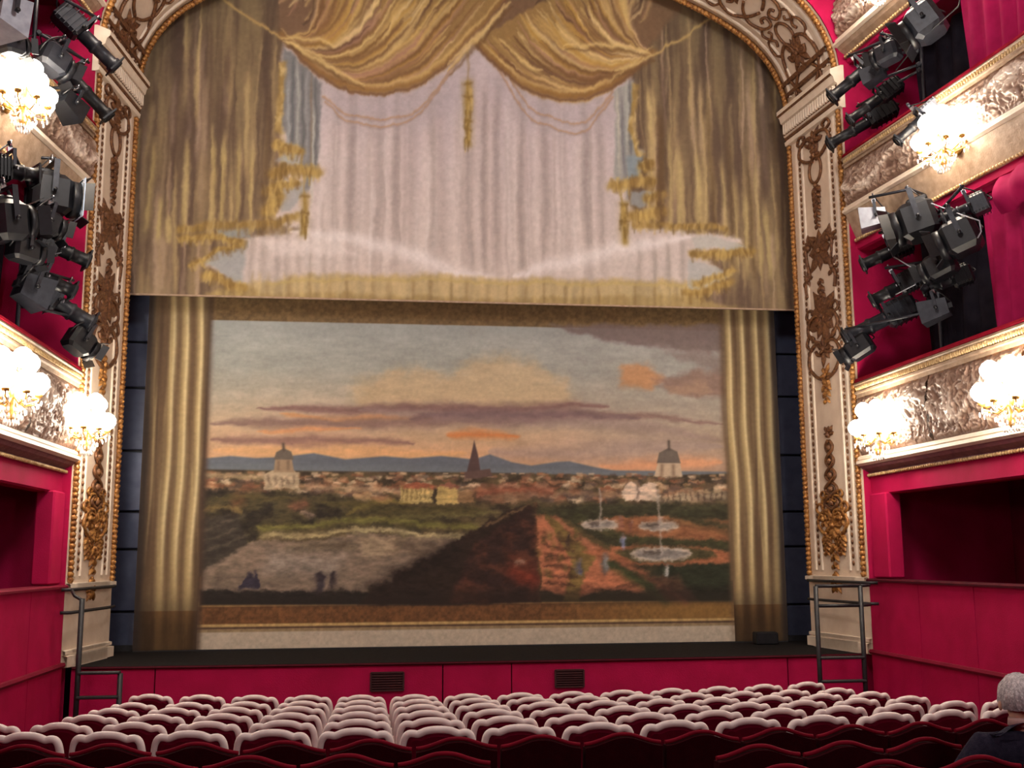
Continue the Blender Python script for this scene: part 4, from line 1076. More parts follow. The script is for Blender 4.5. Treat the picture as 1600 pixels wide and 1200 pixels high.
for side_, nm in ((-1, 'left'), (1, 'right')):
    pl = empty('proscenium_pillar', (side_ * 5.1, 14.88, 1.05), 'cream pillar with gilded scrollwork at %s of the stage' % nm, None, None, kind='structure')
    off = Vector(pl.location)
    mp = lambda s, z, o=0.0, sd=side_, off=off: pil_p(sd, s, z, o) - off
    b = MB()
    b.grid([[mp(s, z) for s in (0, 0.5, 1.0, 1.59)] for z in (1.05, 4, 7, 9.4)], False)
    back = Vector((side_ * 0.35, 0, 0))
    b.grid([[mp(s, z) + back for s in (0, 1.59)] for z in (1.05, 9.4)], False)
    b.grid([[mp(0, z), mp(0, z) + back] for z in (1.05, 9.4)], False); b.grid([[mp(1.59, z), mp(1.59, z) + back] for z in (1.05, 9.4)], False)
    b.build('shaft', 'cream', pl)
    b = MB()
    for z0, z1, h in ((1.05, 1.20, 0.07), (2.0, 2.07, 0.06), (1.20, 1.26, 0.04)):
        strip(b, lambda s, z, o: mp(s, z, o), 0.0, 1.59, z0, z1, h)
        b.grid([[mp(s, z, o) for s in (0.0, 1.59)] for z, o in ((z0, 0), (z0 + .01, h), (z1 - .01, h), (z1, 0))], False)
    b.build('base_moulding', 'cream_line', pl)
    # raised flat border lines
    b = MB()
    for a, c in ((0.22, 0.27), (0.40, 0.44), (1.15, 1.19), (1.32, 1.37)):
        strip(b, mp, a, c, 2.15, 8.72, 0.02)
    b.build('border_line', 'cream_line', pl)
    b = MB()
    rope(b, mp, 0.07, 2.07, 8.75, 0.05, 96)
    rope(b, mp, 1.52, 2.07, 8.75, 0.05, 96)
    tag(b.build('gilt_rope', 'gold', pl), 'gilded rope edging', kind='stuff')
    b = MB()
    for s_ in (0.335, 1.255):
        for i in range(66):
            z = 2.25 + 6.4 * i / 66
            b.ball(mp(s_, z, 0.008), 0.034, 6, 4, (0.6, 0.6, 1.1))
    tag(b.build('beading', 'gold_dark', pl), 'dark gilded beading', kind='stuff')
    cs = 0.79
    def orn(fn, m='gold_dark', name='scroll_ornament'):
        q = MB(); fn(q); return q.build(name, m, pl)
    orn(lambda q: (motif_guilloche(q, mp, cs, 3.0, 4.0, 0.17, 5), motif_leaves(q, mp, cs, 4.08, 0.13, 5, 2.6, PI / 2)), 'gold_dark', 'guilloche')
    orn(lambda q: (motif_scroll(q, mp, cs, 2.85, 0.85, 0.5, 0.028), motif_leaves(q, mp, cs, 2.78, 0.24, 9), [motif_leaves(q, mp, cs + k * 0.24, 2.88, 0.14, 6) for k in (-1, 1)], motif_scroll(q, mp, cs, 3.10, 0.6, 0.35)), 'gold', 'flower_basket')
    orn(lambda q: ([motif_drop(q, mp, cs + k * 0.2, 2.66, 2.42, 4) for k in (-1, 1)], motif_drop(q, mp, cs, 2.5, 2.12, 4)), 'gold', 'husk_drop')
    orn(lambda q: motif_leaves(q, mp, cs, 2.0, 0.17, 5, 2.4, -PI / 2), 'gold', 'leaf_ornament')
    orn(lambda q: (motif_leaves(q, mp, cs, 4.95, 0.16, 6), motif_drop(q, mp, cs, 4.85, 4.62, 3)), 'gold', 'flower_drop')
    orn(lambda q: (motif_scroll(q, mp, cs, 5.25, 0.95, 0.7, 0.028), motif_leaves(q, mp, cs, 5.35, 0.22, 7)), 'gold_dark')
    orn(lambda q: (motif_leaves(q, mp, cs, 5.85, 0.42, 9), motif_scroll(q, mp, cs, 5.72, 0.9, 0.55, 0.03), motif_drop(q, mp, cs, 6.1, 6.4, 4)), 'gold_dark', 'acanthus_cross')
    def bracket(q):
        for k in (-1, 1):
            q.tube([mp(cs + k * x, z, 0.02) for x, z in curve3([(0.38, 6.2), (0.42, 6.4), (0.30, 6.55), (0.36, 6.75), (0.36, 6.95), (0.22, 7.05), (0.1, 7.0)], 4)], 0.03, 6)
            motif_leaves(q, mp, cs + k * 0.36, 6.5, 0.13, 5)
    orn(bracket, 'gold_dark', 'bracket_frame')
    orn(lambda q: (motif_leaves(q, mp, cs, 6.85, 0.36, 8), [motif_leaves(q, mp, cs + k * 0.28, 6.95, 0.18, 5, 2.2, PI / 2 - k * 0.7) for k in (-1, 1)]), 'gold_dark', 'acanthus_cross')
    orn(lambda q: motif_drop(q, mp, cs, 7.85, 7.25, 7), 'gold_dark', 'husk_drop')
    orn(lambda q: (motif_oval(q, mp, cs, 8.1, 0.17, 0.2, 0.026), motif_leaves(q, mp, cs, 8.32, 0.14, 5, 2.8, PI / 2)), 'gold_dark', 'oval_ring')
    orn(lambda q: (motif_scroll(q, mp, cs, 8.5, 0.95, 0.5, 0.028), motif_leaves(q, mp, cs, 8.56, 0.2, 7)), 'gold_dark')
    # capital with dentils
    b = MB()
    prof = [(8.75, 0.0), (8.77, 0.05), (8.83, 0.06), (8.85, 0.03), (8.90, 0.03), (8.92, 0.07), (9.12, 0.07), (9.14, 0.11), (9.22, 0.13), (9.26, 0.17), (9.33, 0.17), (9.36, 0.10), (9.40, 0.0)]
    b.grid([[mp(s, z, o) for s in (-0.0, 1.62)] for z, o in prof], False)
    b.grid([[mp(1.62, z, o), mp(1.62, z, -0.04)] for z, o in prof], False); b.grid([[mp(0.0, z, o), mp(0.0, z, -0.04)] for z, o in prof], False)
    b.build('capital', 'cream_line', pl)
    first = None
    for i in range(22):
        s_ = 0.04 + 1.54 * (i + .5) / 22
        if first is None:
            dq = MB().rbox((0, 0, 0), (0.06, 0.036, 0.16), 0.006)
            first = dq.build('dentil', 'cream_line', pl); first.location = mp(s_, 9.02, 0.085)
        else:
            shared('dentil', first.data, pl, mp(s_, 9.02, 0.085))
    b = MB()
    b.grid([[mp(s, z, o) for s in (0, 1.60)] for z, o in ((8.86, 0.03), (8.87, 0.055), (8.905, 0.055), (8.915, 0.03))], False)
    b.grid([[mp(s, z, o) for s in (0, 1.62)] for z, o in ((9.23, 0.13), (9.24, 0.155), (9.262, 0.175), (9.27, 0.165))], False)
    b.grid([[mp(s, z, 0.072) for s in (0.01, 1.60)] for z in (8.93, 9.11)], False)  # dark strip behind the dentils, standing in for shade in their gaps
    b.build('gilt_fillet_gap_shade', 'gold_dark', pl)

arch = empty('proscenium_arch', (0, 14.88, 9.3), 'cream arch over the stage with gilded scrolls on its soffit', None, None, kind='structure')
aoff = Vector(arch.location)
amp = lambda s, u, o=0.0: arch_p(u / ARC_LEN, s, o) - aoff      # u in metres along the arch
b = MB()
b.grid([[amp(s, ARC_LEN * i / 64) for s in (0, .5, 1.0, 1.59)] for i in range(65)])
b.grid([[amp(s, ARC_LEN * i / 64, -0.3) for s in (0, 1.59)] for i in range(65)])
b.grid([[amp(0, ARC_LEN * i / 64, o) for o in (0, -0.3)] for i in range(65)])
b.build('soffit', 'cream', arch)
b = MB()
for a, c in ((0.20, 0.25), (0.36, 0.40), (1.19, 1.23), (1.34, 1.39)):
    b.grid([[amp(s, 0.3 + (ARC_LEN - .6) * i / 64, o) for s, o in ((a, 0), (a + .008, .025), (c - .008, .025), (c, 0))] for i in range(65)], False)
b.build('border_line', 'cream_line', arch)
b = MB()
for s_ in (0.07, 1.52):
    for i in range(190):
        u = ARC_LEN * (i + .5) / 190
        q = amp(s_, u, 0.03); d = (amp(s_ + .05, u + .05, 0.03) - q).normalized()
        b.tube([q - d * .055, q, q + d * .055], [.022, .052, .022], 6)
tag(b.build('gilt_rope', 'gold', arch), 'gilded rope edging', kind='stuff')
for i in range(9):
    u = ARC_LEN * (i + 0.5) / 9
    q = MB()
    big = i % 2 == 0
    motif_scroll(q, amp, 0.79, u, 0.95, 1.1 if big else 0.8, 0.03)
    motif_leaves(q, amp, 0.79, u + 0.12, 0.26 if big else 0.2, 8)
    motif_oval(q, amp, 0.79, u + 0.45, 0.16, 0.2, 0.026)
    motif_scroll(q, amp, 0.79, u - 0.45, 0.8, -0.7, 0.026)
    q.build('scroll_ornament', 'gold_dark', arch)
for u in (0.45, ARC_LEN - 0.45):
    q = MB()
    for d in (-.09, .09):
        q.grid([[amp(s, u + d + e, o) for s in (0.15, 1.45)] for e, o in ((-.035, 0), (-.03, .05), (.03, .05), (.035, 0))], False)
    q.build('cross_moulding', 'gold_dark', arch)

# ------------------------------------------------------------------ side walls and balconies
def path_x1(y): return 5.19
def path_x2(y): return 5.19 + 0.11 * max(0, 14.09 - y) if y > 10 else 5.64
YS = [14.085, 13.2, 12.3, 11.4, 10.5, 9.6, 8.4, 7.0, 5.5, 4.0, 2.5]

def prof_sweep(mb, side_, px, prof, ys=YS, smooth=False):
    mb.sweep(prof, [(lambda o, z, y=y: (side_ * (px(y) - o), y, z)) for y in ys], True, smooth)
    return mb

def relief(name, side_, px, z0, z1, y0, y1, seed, parent, ny, nz, lean=0.06):
    # moulded parapet: leafy gilded relief pushed out of the ground
    yy = np.linspace(y0, y1, ny); zz = np.linspace(z0, z1, nz)
    Yg, Zg = np.meshgrid(yy, zz)
    h = fbm(Yg, Zg, 2.6, 2.6, seed, 3)
    h2 = fbm(Yg + h * 0.6, Zg, 10, 10, seed + 1, 3)
    ridge = 1 - np.abs(h2 - 0.5) * 5
    rid2 = 1 - np.abs(fbm(Yg + h * .5, Zg + h * .5, 19, 19, seed + 2, 2) - 0.5) * 5
    hh = np.clip(ridge, 0, 1) * 0.65 + np.clip(rid2, 0, 1) * 0.35
    # scrolling stem along the panel
    ph = (Yg - y0) * 3.2
    zs_ = (z0 + z1) / 2 + (z1 - z0) * 0.28 * np.sin(ph)
    stem = np.exp(-((Zg - zs_) / 0.05) ** 2)
    ros = np.exp(-(((np.mod(Yg - y0, 0.98) - 0.49) / 0.17) ** 2 + ((Zg - (z0 + z1) / 2 - (z1 - z0) * 0.1 * np.sign(np.sin(ph))) / 0.15) ** 2))
    hh = np.clip(hh * 0.75 + stem * 0.5 + ros * 0.5, 0, 1.3)
    edge = np.minimum(sm(z0, z0 + 0.06, Zg), 1 - sm(z1 - 0.06, z1, Zg))
    hh = hh * (0.2 + 0.8 * edge)
    pxs = np.array([[px(y) for y in yy]] * nz)
    bulge = 0.05 * np.sin(PI * (Zg - z0) / (z1 - z0))
    Xg = side_ * (pxs - bulge - 0.055 * hh - 0.015)
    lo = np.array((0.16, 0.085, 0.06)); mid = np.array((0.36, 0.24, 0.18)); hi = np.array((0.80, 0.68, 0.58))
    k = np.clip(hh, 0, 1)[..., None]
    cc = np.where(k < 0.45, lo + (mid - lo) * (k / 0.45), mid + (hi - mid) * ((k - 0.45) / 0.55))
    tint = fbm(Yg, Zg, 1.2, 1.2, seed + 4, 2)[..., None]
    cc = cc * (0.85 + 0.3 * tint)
    me = bpy.data.meshes.new(name)
    co = np.stack([Xg, Yg, Zg], -1).reshape(-1, 3)
    j, i = np.meshgrid(np.arange(nz - 1), np.arange(ny - 1), indexing='ij')
    a = (j * ny + i).ravel()
    F = np.stack([a, a + 1, a + ny + 1, a + ny], -1)
    me.from_pydata(co.tolist(), [], F.tolist())
    me.polygons.foreach_set('use_smooth', [True] * len(F))
    at = me.color_attributes.new('paint', 'FLOAT_COLOR', 'POINT')
    at.data.foreach_set('color', np.concatenate([cc.reshape(-1, 3), np.ones((ny * nz, 1))], 1).ravel().astype(np.float32))
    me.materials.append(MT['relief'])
    o = bpy.data.objects.new(name, me)
    col.objects.link(o); o.parent = parent
    return o

def balcony(side_, nm, px, zc, zr1, zr0, zm0, zs, zf, tier):
    # zc cushion top, relief zr0..zr1, lower moulding zm0..zr0, cove down to zs, frieze down to zf
    root = empty('balcony_%s' % tier, (0, 0, 0), '%s balcony front with gilded relief on the %s side' % (tier, nm), None, None, kind='structure')
    prof_sweep(MB(), side_, px, [(-0.14, zc - .05), (-0.12, zc - .01), (-.05, zc), (.03, zc - .01), (.05, zc - .05), (.03, zc - .07), (-.12, zc - .07)]).build('armrest', 'velvet', root)
    h = zc - .07 - zr1
    prof_sweep(MB(), side_, px, [(-.16, zc - .07), (.05, zc - .07), (.07, zc - .10), (.04, zc - .13), (.03, zr1 + h * .45), (.055, zr1 + h * .40), (.055, zr1 + h * .28), (.03, zr1 + h * .22), (.03, zr1), (-.16, zr1)]).build('cornice', 'plaster', root)
    g = MB()
    for k in range(150):
        y = 14.05 - 7.2 * (k + .5) / 150
        g.ball((side_ * (px(y) - .045), y, zr1 + h * .62), 0.026, 6, 4, (1, .75, 1.5))
    tag(g.build('egg_moulding', 'gold_pale', root), kind='stuff')
    prof_sweep(MB(), side_, px, [(.0, zr0), (.02, zr1), (-.16, zr1), (-.16, zr0)]).build('parapet', 'gold_dark', root)
    y = 14.07
    k = 0
    while y > 3:
        y2 = y - 1.96
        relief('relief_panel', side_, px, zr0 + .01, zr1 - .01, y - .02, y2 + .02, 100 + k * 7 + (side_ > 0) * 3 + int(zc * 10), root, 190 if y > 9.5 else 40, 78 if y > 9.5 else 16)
        y = y2; k += 1
    prof_sweep(MB(), side_, px, [(-.16, zr0), (.03, zr0), (.06, zr0 - .02), (.06, zr0 - (zr0 - zm0) * .35), (.04, zr0 - (zr0 - zm0) * .42), (.085, zr0 - (zr0 - zm0) * .5), (.09, zr0 - (zr0 - zm0) * .8), (.05, zm0), (-.16, zm0)]).build('lower_moulding', 'cream_line', root)
    prof_sweep(MB(), side_, px, [(-.3, zm0), (.04, zm0), (.0, zm0 - (zm0 - zs) * .3), (-.09, zs + .05), (-.07, zs + .04), (-.07, zs), (-.3, zs)]).build('cove', 'plaster_mauve' if tier == 'lower' else 'plaster', root)
    g = MB()
    for k in range(130):
        y = 14.05 - 7.2 * (k + .5) / 130
        g.ball((side_ * (px(y) + .055), y, zs + .012), 0.024, 6, 4, (1, .8, 1.0))
    tag(g.build('bead_moulding', 'gold_pale', root), kind='stuff')
    prof_sweep(MB(), side_, px, [(-.10, zs), (-.10, zf + .02), (-.13, zf), (-.3, zf), (-.3, zs)]).build('frieze', 'red_wall', root)
    # floor slab of the boxes
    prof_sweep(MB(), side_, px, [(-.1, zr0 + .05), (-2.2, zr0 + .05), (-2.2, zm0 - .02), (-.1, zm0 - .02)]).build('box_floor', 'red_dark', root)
    return root

for s, nm in ((-1, 'left'), (1, 'right')):
    balcony(s, nm, path_x1, 4.78, 4.50, 3.70, 3.56, 3.42, 3.16, 'lower')
    balcony(s, nm, path_x2, 8.05, 7.82, 7.26, 7.14, 6.74, 6.62, 'middle')
    balcony(s, nm, path_x2, 10.72, 10.45, 9.80, 9.66, 9.50, 9.42, 'upper')
    # back walls of the boxes
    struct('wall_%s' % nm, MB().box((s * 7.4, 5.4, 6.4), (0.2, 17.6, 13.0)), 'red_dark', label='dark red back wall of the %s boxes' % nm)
    # ground tier: red parapet with panels, dark rail, column
    gw = empty('wall_%s_parquet' % nm, (0, 0, 0), 'red panelled lower wall with dark rail on the %s' % nm, None, None, kind='structure')
    edges = [14.08, 12.75, 11.5, 10.2, 8.9, 7.6, 6.3, 5.0, 3.7, 2.5]
    for a, b_ in zip(edges, edges[1:]):
        MB().box((s * 5.29, (a + b_) / 2, 1.56), (0.2, a - b_ - 0.012, 0.90)).build('panel', 'red_wall', gw)
        MB().box((s * 5.27, (a + b_) / 2, 0.53), (0.2, a - b_ - 0.012, 1.08)).build('panel', 'red_wall', gw)
    MB().sweep([(5.15, 2.012), (5.15, 2.035), (5.17, 2.05), (5.42, 2.05), (5.42, 2.012)], [(lambda o, z, y=y: (s * o, y, z)) for y in YS]).build('rail', 'red_dark' if s < 0 else 'rail_dark', gw)
    MB().sweep([(5.145, 1.06), (5.13, 1.09), (5.145, 1.12), (5.3, 1.12), (5.3, 1.06)], [(lambda o, z, y=y: (s * o, y, z)) for y in YS]).build('dado_rail', 'red_dark', gw)
    for y in (13.78, 10.0, 7.0, 4.0):
        MB().rbox((s * 5.34, y, 2.62), (0.22, 0.46 if y > 13 else 0.3, 1.12), 0.02).build('column', 'red_wall', gw)
    # box fronts behind: dividing partitions of the ground tier
    for y in (11.3, 8.5, 5.7):
        MB().box((s * 6.7, y, 2.6), (1.0, 0.06, 1.5)).build('partition', 'red_dark', gw)

# red velvet drapes hanging between the tiers
def drape(name, s, x, y0, y1, z0, z1, folds, label, tie=False, m='drape'):
    g = MB()
    n = folds * 8
    rows = []
    for j in range(15):
        t = j / 14
        z = z1 + (z0 - z1) * t
        row = []
        gather = 1.0 - (0.25 * math.sin(PI * t) if tie else 0.06 * t)
        for i in range(n + 1):
            u = i / n
            y = y0 + (y1 - y0) * (0.5 + (u - 0.5) * gather)
            row.append((s * (x + 0.06 * math.sin(u * folds * 2 * PI + 0.8 * t) * (0.6 + 0.4 * t)), y, z))
        rows.append(row)
    g.grid(rows)
    back = [[(p[0] + s * 0.02, p[1], p[2]) for p in r] for r in rows]
    g.grid(back)
    o = g.build(name, m)
    tag(o, label, 'drape')
    return o

drape('velvet_drape', 1, 5.80, 11.75, 9.4, 4.74, 6.6, 8, 'crimson velvet drape between the lower and middle balconies on the right')
drape('velvet_drape', 1, 5.80, 11.9, 9.2, 8.0, 9.5, 8, 'crimson velvet drape above the middle balcony at the top right corner')
drape('velvet_drape', -1, 5.60, 10.6, 9.0, 4.74, 6.70, 8, 'crimson velvet drape between the balconies on the left')
drape('velvet_drape', -1, 5.80, 10.6, 8.6, 8.0, 9.5, 8, 'crimson velvet drape above the middle balcony on the left')
# swagged pelmet under the middle balcony, right
g = MB()
rows = []
for j in range(9):
    t = j / 8
    row = []
    for i in range(41):
        u = i / 40
        y = 11.15 - 3.2 * u
        drop = 0.22 + 0.24 * abs(math.sin(u * PI * 2.0 + 1.2))
        row.append((5.66 - 0.10 * math.sin(PI * t) - 0.02 * math.sin(u * 60), y, 6.66 - drop * t))
    rows.append(row)
g.grid(rows); g.grid([[(p[0] + 0.02, p[1], p[2]) for p in r] for r in rows])
tag(g.build('swag_pelmet', 'drape'), 'crimson swagged pelmet below the middle balcony on the right', 'pelmet')
for s, z0, z1, y0, y1, x, lab in ((1, 4.55, 6.74, 13.72, 10.95, 6.05, 'black cloth darkening the box behind the lower right stage lamps'), (1, 7.85, 9.45, 13.72, 10.9, 6.15, 'black cloth darkening the box behind the upper right stage lamps'),
                                 (-1, 4.55, 6.74, 13.75, 9.6, 6.05, 'black cloth added to darken the box behind the lower left stage lamps'), (-1, 7.85, 9.45, 13.3, 10.2, 6.15, 'black cloth added to darken the box behind the upper left stage lamps')):
    c = drape('darkening_cloth', s, x, y0, y1, z0, z1, 7, lab, m='black_cloth')  # black net at right; sheets added elsewhere to keep the boxes dark
    c['category'] = 'cloth'

# ------------------------------------------------------------------ lamps on the balcony fronts
def wall_lamp(s, y, z, px, label, k=1.0, power=100):
    x = px(y) - 0.24
    root = empty('crystal_lamp', (s * x, y, z), label, 'lamp', 'crystal lamps along the balcony fronts')
    MB().lathe([(0.02, -.02), (0.09, -.015), (0.10, 0), (0.06, .03), (0.03, .05)], (s * 0.18, 0, -.05), Matrix.Rotation(PI / 2 * -s, 3, 'Y'), 14).build('back_plate', 'brass', root)
    st = MB().lathe([(0.0, -.30), (.03, -.27), (.045, -.22), (.02, -.16), (.03, -.08), (.05, 0), (.025, .06), (.035, .16), (.01, .22), (0, .25)], (0, 0, 0), None, 12)
    st.tube([(s * 0.18, 0, -.05), (s * 0.09, 0, -.12), (0, 0, -.06)], 0.018, 8)
    st.build('stem', 'brass', root)
    cr = MB()
    spots = [(math.cos(a), math.sin(a), 0.0, .36) for a in [2 * PI * (i + .25) / 8 for i in range(8)]] + [(math.cos(a), math.sin(a), .22, .22) for a in [2 * PI * (i + .6) / 4 for i in range(5)]]
    for i, (ca, sa, dz, r) in enumerate(spots):
        r *= k
        px_, py_ = ca * r * 0.62, sa * r
        MB().tube([(0, 0, dz - .04), (px_ * .5, py_ * .5, dz - .13), (px_, py_, dz - .09), (px_, py_, dz - .03)], 0.010, 6).build('arm', 'brass', root)
        MB().lathe([(.0, 0), (.035, .005), (.045, .03), (.03, .035), (0, .03)], (px_, py_, dz - .05), None, 10).build('drip_pan', 'brass', root)
        MB().lathe([(0.012, 0), (.068, .03), (.10, .085), (.10, .135), (.068, .185), (.025, .212), (0, .216)], (px_, py_, dz - .015), None, 12).build('bulb', 'bulb', root)
        for q in range(3):
            a = q * 2.1
            cr.ball((px_ + .03 * math.cos(a), py_ + .03 * math.sin(a), dz - .11 - .03 * (q % 2)), 0.016, 6, 4, (.7, .7, 1.9))
    for i in range(14):
        a = 2 * PI * i / 14
        for q in range(3):
            cr.ball((math.cos(a) * .12 * k * (1 - q * .25), math.sin(a) * .2 * k * (1 - q * .25), -.20 - .055 * q), 0.017, 6, 4, (.7, .7, 1.6))
    tag(cr.build('crystal_drop', 'crystal', root), 'hanging glass drops', kind='stuff')
    ld = bpy.data.lights.new('lamp_light', 'POINT')
    ld.energy = power; ld.shadow_soft_size = 0.18; ld.color = (1.0, 0.86, 0.72)
    lo = bpy.data.objects.new('lamp_light', ld); col.objects.link(lo); lo.parent = root; lo.location = (-s * 0.22, 0, 0.02)
    return root

wall_lamp(-1, 13.75, 3.95, path_x1, 'lit crystal lamp on the lower left balcony front, next to the pillar')
wall_lamp(-1, 10.95, 3.98, path_x1, 'lit crystal lamp on the lower left balcony front, cut by the left picture edge')
wall_lamp(-1, 11.55, 7.22, path_x2, 'lit crystal lamp on the middle left balcony front')
wall_lamp(1, 13.10, 3.90, path_x1, 'lit crystal lamp on the lower right balcony front, next to the pillar')
wall_lamp(1, 10.15, 3.92, path_x1, 'lit crystal lamp on the lower right balcony front, cut by the right picture edge')
wall_lamp(1, 11.55, 7.20, path_x2, 'lit crystal lamp on the middle right balcony front')
wall_lamp(1, 12.60, 9.90, path_x2, 'lit crystal lamp on the upper right balcony at the top edge of the picture')
wall_lamp(-1, 12.60, 9.98, path_x2, 'lit crystal lamp on the upper left balcony above the stage lamps')

# ------------------------------------------------------------------ stage lanterns
def lantern(kind, lens, rear, r, label, body='lamp_black', pole=None, gel=None, name='stage_spotlight'):
    p1 = Vector(lens); p0 = Vector(rear)
    d = p1 - p0
    L = d.length
    Rm = rot_to(d)
    cen = p0 + d * 0.38
    root = bpy.data.objects.new(name, None)
    root.empty_display_size = 0.1
    col.objects.link(root)
    root.matrix_world = Matrix.Translation(cen) @ Rm.to_4x4()
    tag(root, label, 'stage lamp')
    y0 = -0.38 * L; y1 = 0.62 * L
    toY = Matrix.Rotation(-PI / 2, 3, 'X')     # local z of the lathe to +y
    if kind == 'profile':
        b = MB().rbox((0, y0 + L * .20, 0), (r * 1.9, L * .40, r * 2.0), r * .25)
        b.rbox((0, y0 + L * .2, r * 1.0), (r * 1.0, L * .3, r * .5), r * .12)
        hb = b.build('lamp_house', body, root)
        f0 = None
        for i in range(5):
            yy = y0 + L * (.05 + .07 * i)
            if f0 is None:
                f0 = MB().box((0, 0, 0), (r * 2.15, .008, r * 2.2)).build('cooling_fin', body, hb); f0.location = (0, yy, 0)
            else: shared('cooling_fin', f0.data, hb, (0, yy, 0))
        MB().lathe([(r * .62, 0), (r * .66, L * .02), (r * .66, L * .20), (r * .74, L * .21), (r * .74, L * .25), (r * .62, L * .26), (r * .62, L * .50), (r * .76, L * .51), (r * .78, L * .58), (r * .70, L * .60), (r * .66, L * .58)], (0, y0 + L * .40, 0), toY, 18).build('lens_tube', 'lamp_black' if body != 'lamp_grey' else body, root)
        MB().lathe([(r * .0, .012), (r * .45, .010), (r * .66, 0), (r * .66, -.01)], (0, y1 - .02, 0), toY, 18).build('lens', 'lens', root)
        MB().box((0, y1 - .01, 0), (r * 1.9, .012, r * 1.9)).build('gel_frame', 'lamp_black', root) if False else None
        fr = MB()
        for a, c in (((0, r * .86), (r * 1.84, r * .14)), ((0, -r * .86), (r * 1.84, r * .14)), ((r * .86, 0), (r * .14, r * 1.84)), ((-r * .86, 0), (r * .14, r * 1.84))):
            fr.box((a[0], y1 - .035, a[1]), (c[0], .02, c[1]))
        fr.build('colour_frame', 'lamp_black', root)
        for k in (-1, 1):
            MB().box((k * r * 1.1, y0 + L * .44, 0), (r * .35, .012, r * .22)).build('shutter_handle', 'chrome', root)
    elif kind == 'fresnel':
        hb = MB().rbox((0, (y0 + y1 - L * .2) / 2, 0), (r * 2.0, L * .78, r * 2.1), r * .3).build('lamp_house', body, root)
        MB().rbox((0, y0 + L * .3, r * 1.12), (r * 1.1, L * .45, r * .35), r * .1).build('vent_hood', body, root)
        MB().lathe([(r * .95, 0), (r * 1.0, L * .02), (r * 1.0, L * .16), (r * .86, L * .18), (r * .86, L * .12)], (0, y1 - L * .22, 0), toY, 20).build('lens_ring', 'lamp_black', root)
        MB().lathe([(0, .03), (r * .5, .022), (r * .84, 0), (r * .84, -.01)], (0, y1 - L * .12, 0), toY, 20).build('lens', 'lens', root)
        for k, (ax, sgn) in enumerate((('X', 1), ('X', -1), ('Z', 1), ('Z', -1))):
            bd = MB().box((0, r * .3, 0), (r * 1.5, r * .6, .008)).build('barn_door', 'lamp_black', root)
            if ax == 'X':
                bd.location = (0, y1 - L * .06, sgn * r * .95); bd.rotation_euler = (sgn * 0.55, 0, 0)
            else:
                bd.location = (sgn * r * .95, y1 - L * .06, 0); bd.rotation_euler = (0, PI / 2, -sgn * 0.55)
    else:
        # flood: a tapered open box
        f = MB()
        w0, w1 = r * .8, r * 1.15
        v = [(-w0, y0, -w0), (w0, y0, -w0), (w0, y0, w0), (-w0, y0, w0), (-w1, y1, -w1), (w1, y1, -w1), (w1, y1, w1), (-w1, y1, w1)]
        f.add(v, [(0, 1, 2, 3), (0, 4, 5, 1), (1, 5, 6, 2), (2, 6, 7, 3), (3, 7, 4, 0)])
        f.add([(x * .94, y0 + (y - y0) * .98 + .012, z * .94) for x, y, z in v], [(3, 2, 1, 0), (1, 5, 4, 0), (2, 6, 5, 1), (3, 7, 6, 2), (0, 4, 7, 3)])
        f.build('housing', body, root, fix=False)
        MB().box((0, y1 - .012, 0), (w1 * 1.92, .01, w1 * 1.92)).build('front_glass', gel or 'lamp_pale', root)
        MB().box((0, y0 - .02, 0), (r * .7, .05, r * .5)).build('junction_box', 'lamp_black', root)
    if gel and kind != 'flood':
        MB().box((0, y1 - .02, 0), (r * 2.1, .012, r * 2.1)).build('colour_gel', gel, root)
    # yoke: U strap with clamp above, hung from the arm of the boom
    yk = MB()
    hw = r * 1.18; hz = r * 1.65
    wd = max(.012, r * .18)
    for k in (-1, 1):
        yk.box((k * hw, 0, hz / 2 - .01), (.012, wd * 1.6, hz + .02))
    yk.box((0, 0, hz), (2 * hw + .012, wd * 1.6, .014))
    yk.build('yoke', 'lamp_grey', root)
    cl = MB().box((0, 0, hz + .03), (.03, .05, .05)).tube([(0, .0, hz + .05), (.035, 0, hz + .07), (.035, 0, hz + .115), (0, 0, hz + .13), (-.03, 0, hz + .11)], .011, 6)
    cl.build('clamp', 'chrome', root)
    for k in (-1, 1):
        MB().lathe([(.0, 0), (.022, .0), (.022, .025), (0, .03)], (k * (hw + .006), 0, 0), Matrix.Rotation(PI / 2 * k, 3, 'Y'), 8).build('tilt_knob', 'lamp_black', root)
    # supply cable drooping from the rear up to the clamp
    q0 = Vector((0, y0, 0)); q1 = Vector((0.02, -0.02, hz + .08))
    MB().tube([q0 + (q1 - q0) * t + Vector((r * .9 * math.sin(PI * t), -L * .22 * math.sin(PI * t), -r * .5 * math.sin(PI * t))) for t in [i / 10 for i in range(11)]], .009, 6).build('cable', 'black', root)
    # bracket arm from the clamp back to the pole
    top = Vector((0, 0, hz + .09))
    bp = BOOMS[pole]
    tw = root.matrix_world @ top
    q = root.matrix_world.inverted() @ Vector((bp[0] - math.copysign(.03, bp[0]), bp[1], tw.z))
    e = (top - q).normalized()
    MB().tube([q, top + e * .05], 0.019, 8).rbox(tuple(q + e * .02), (.06, .06, .06), .01).build('bracket_arm', 'lamp_grey', root)
    return root

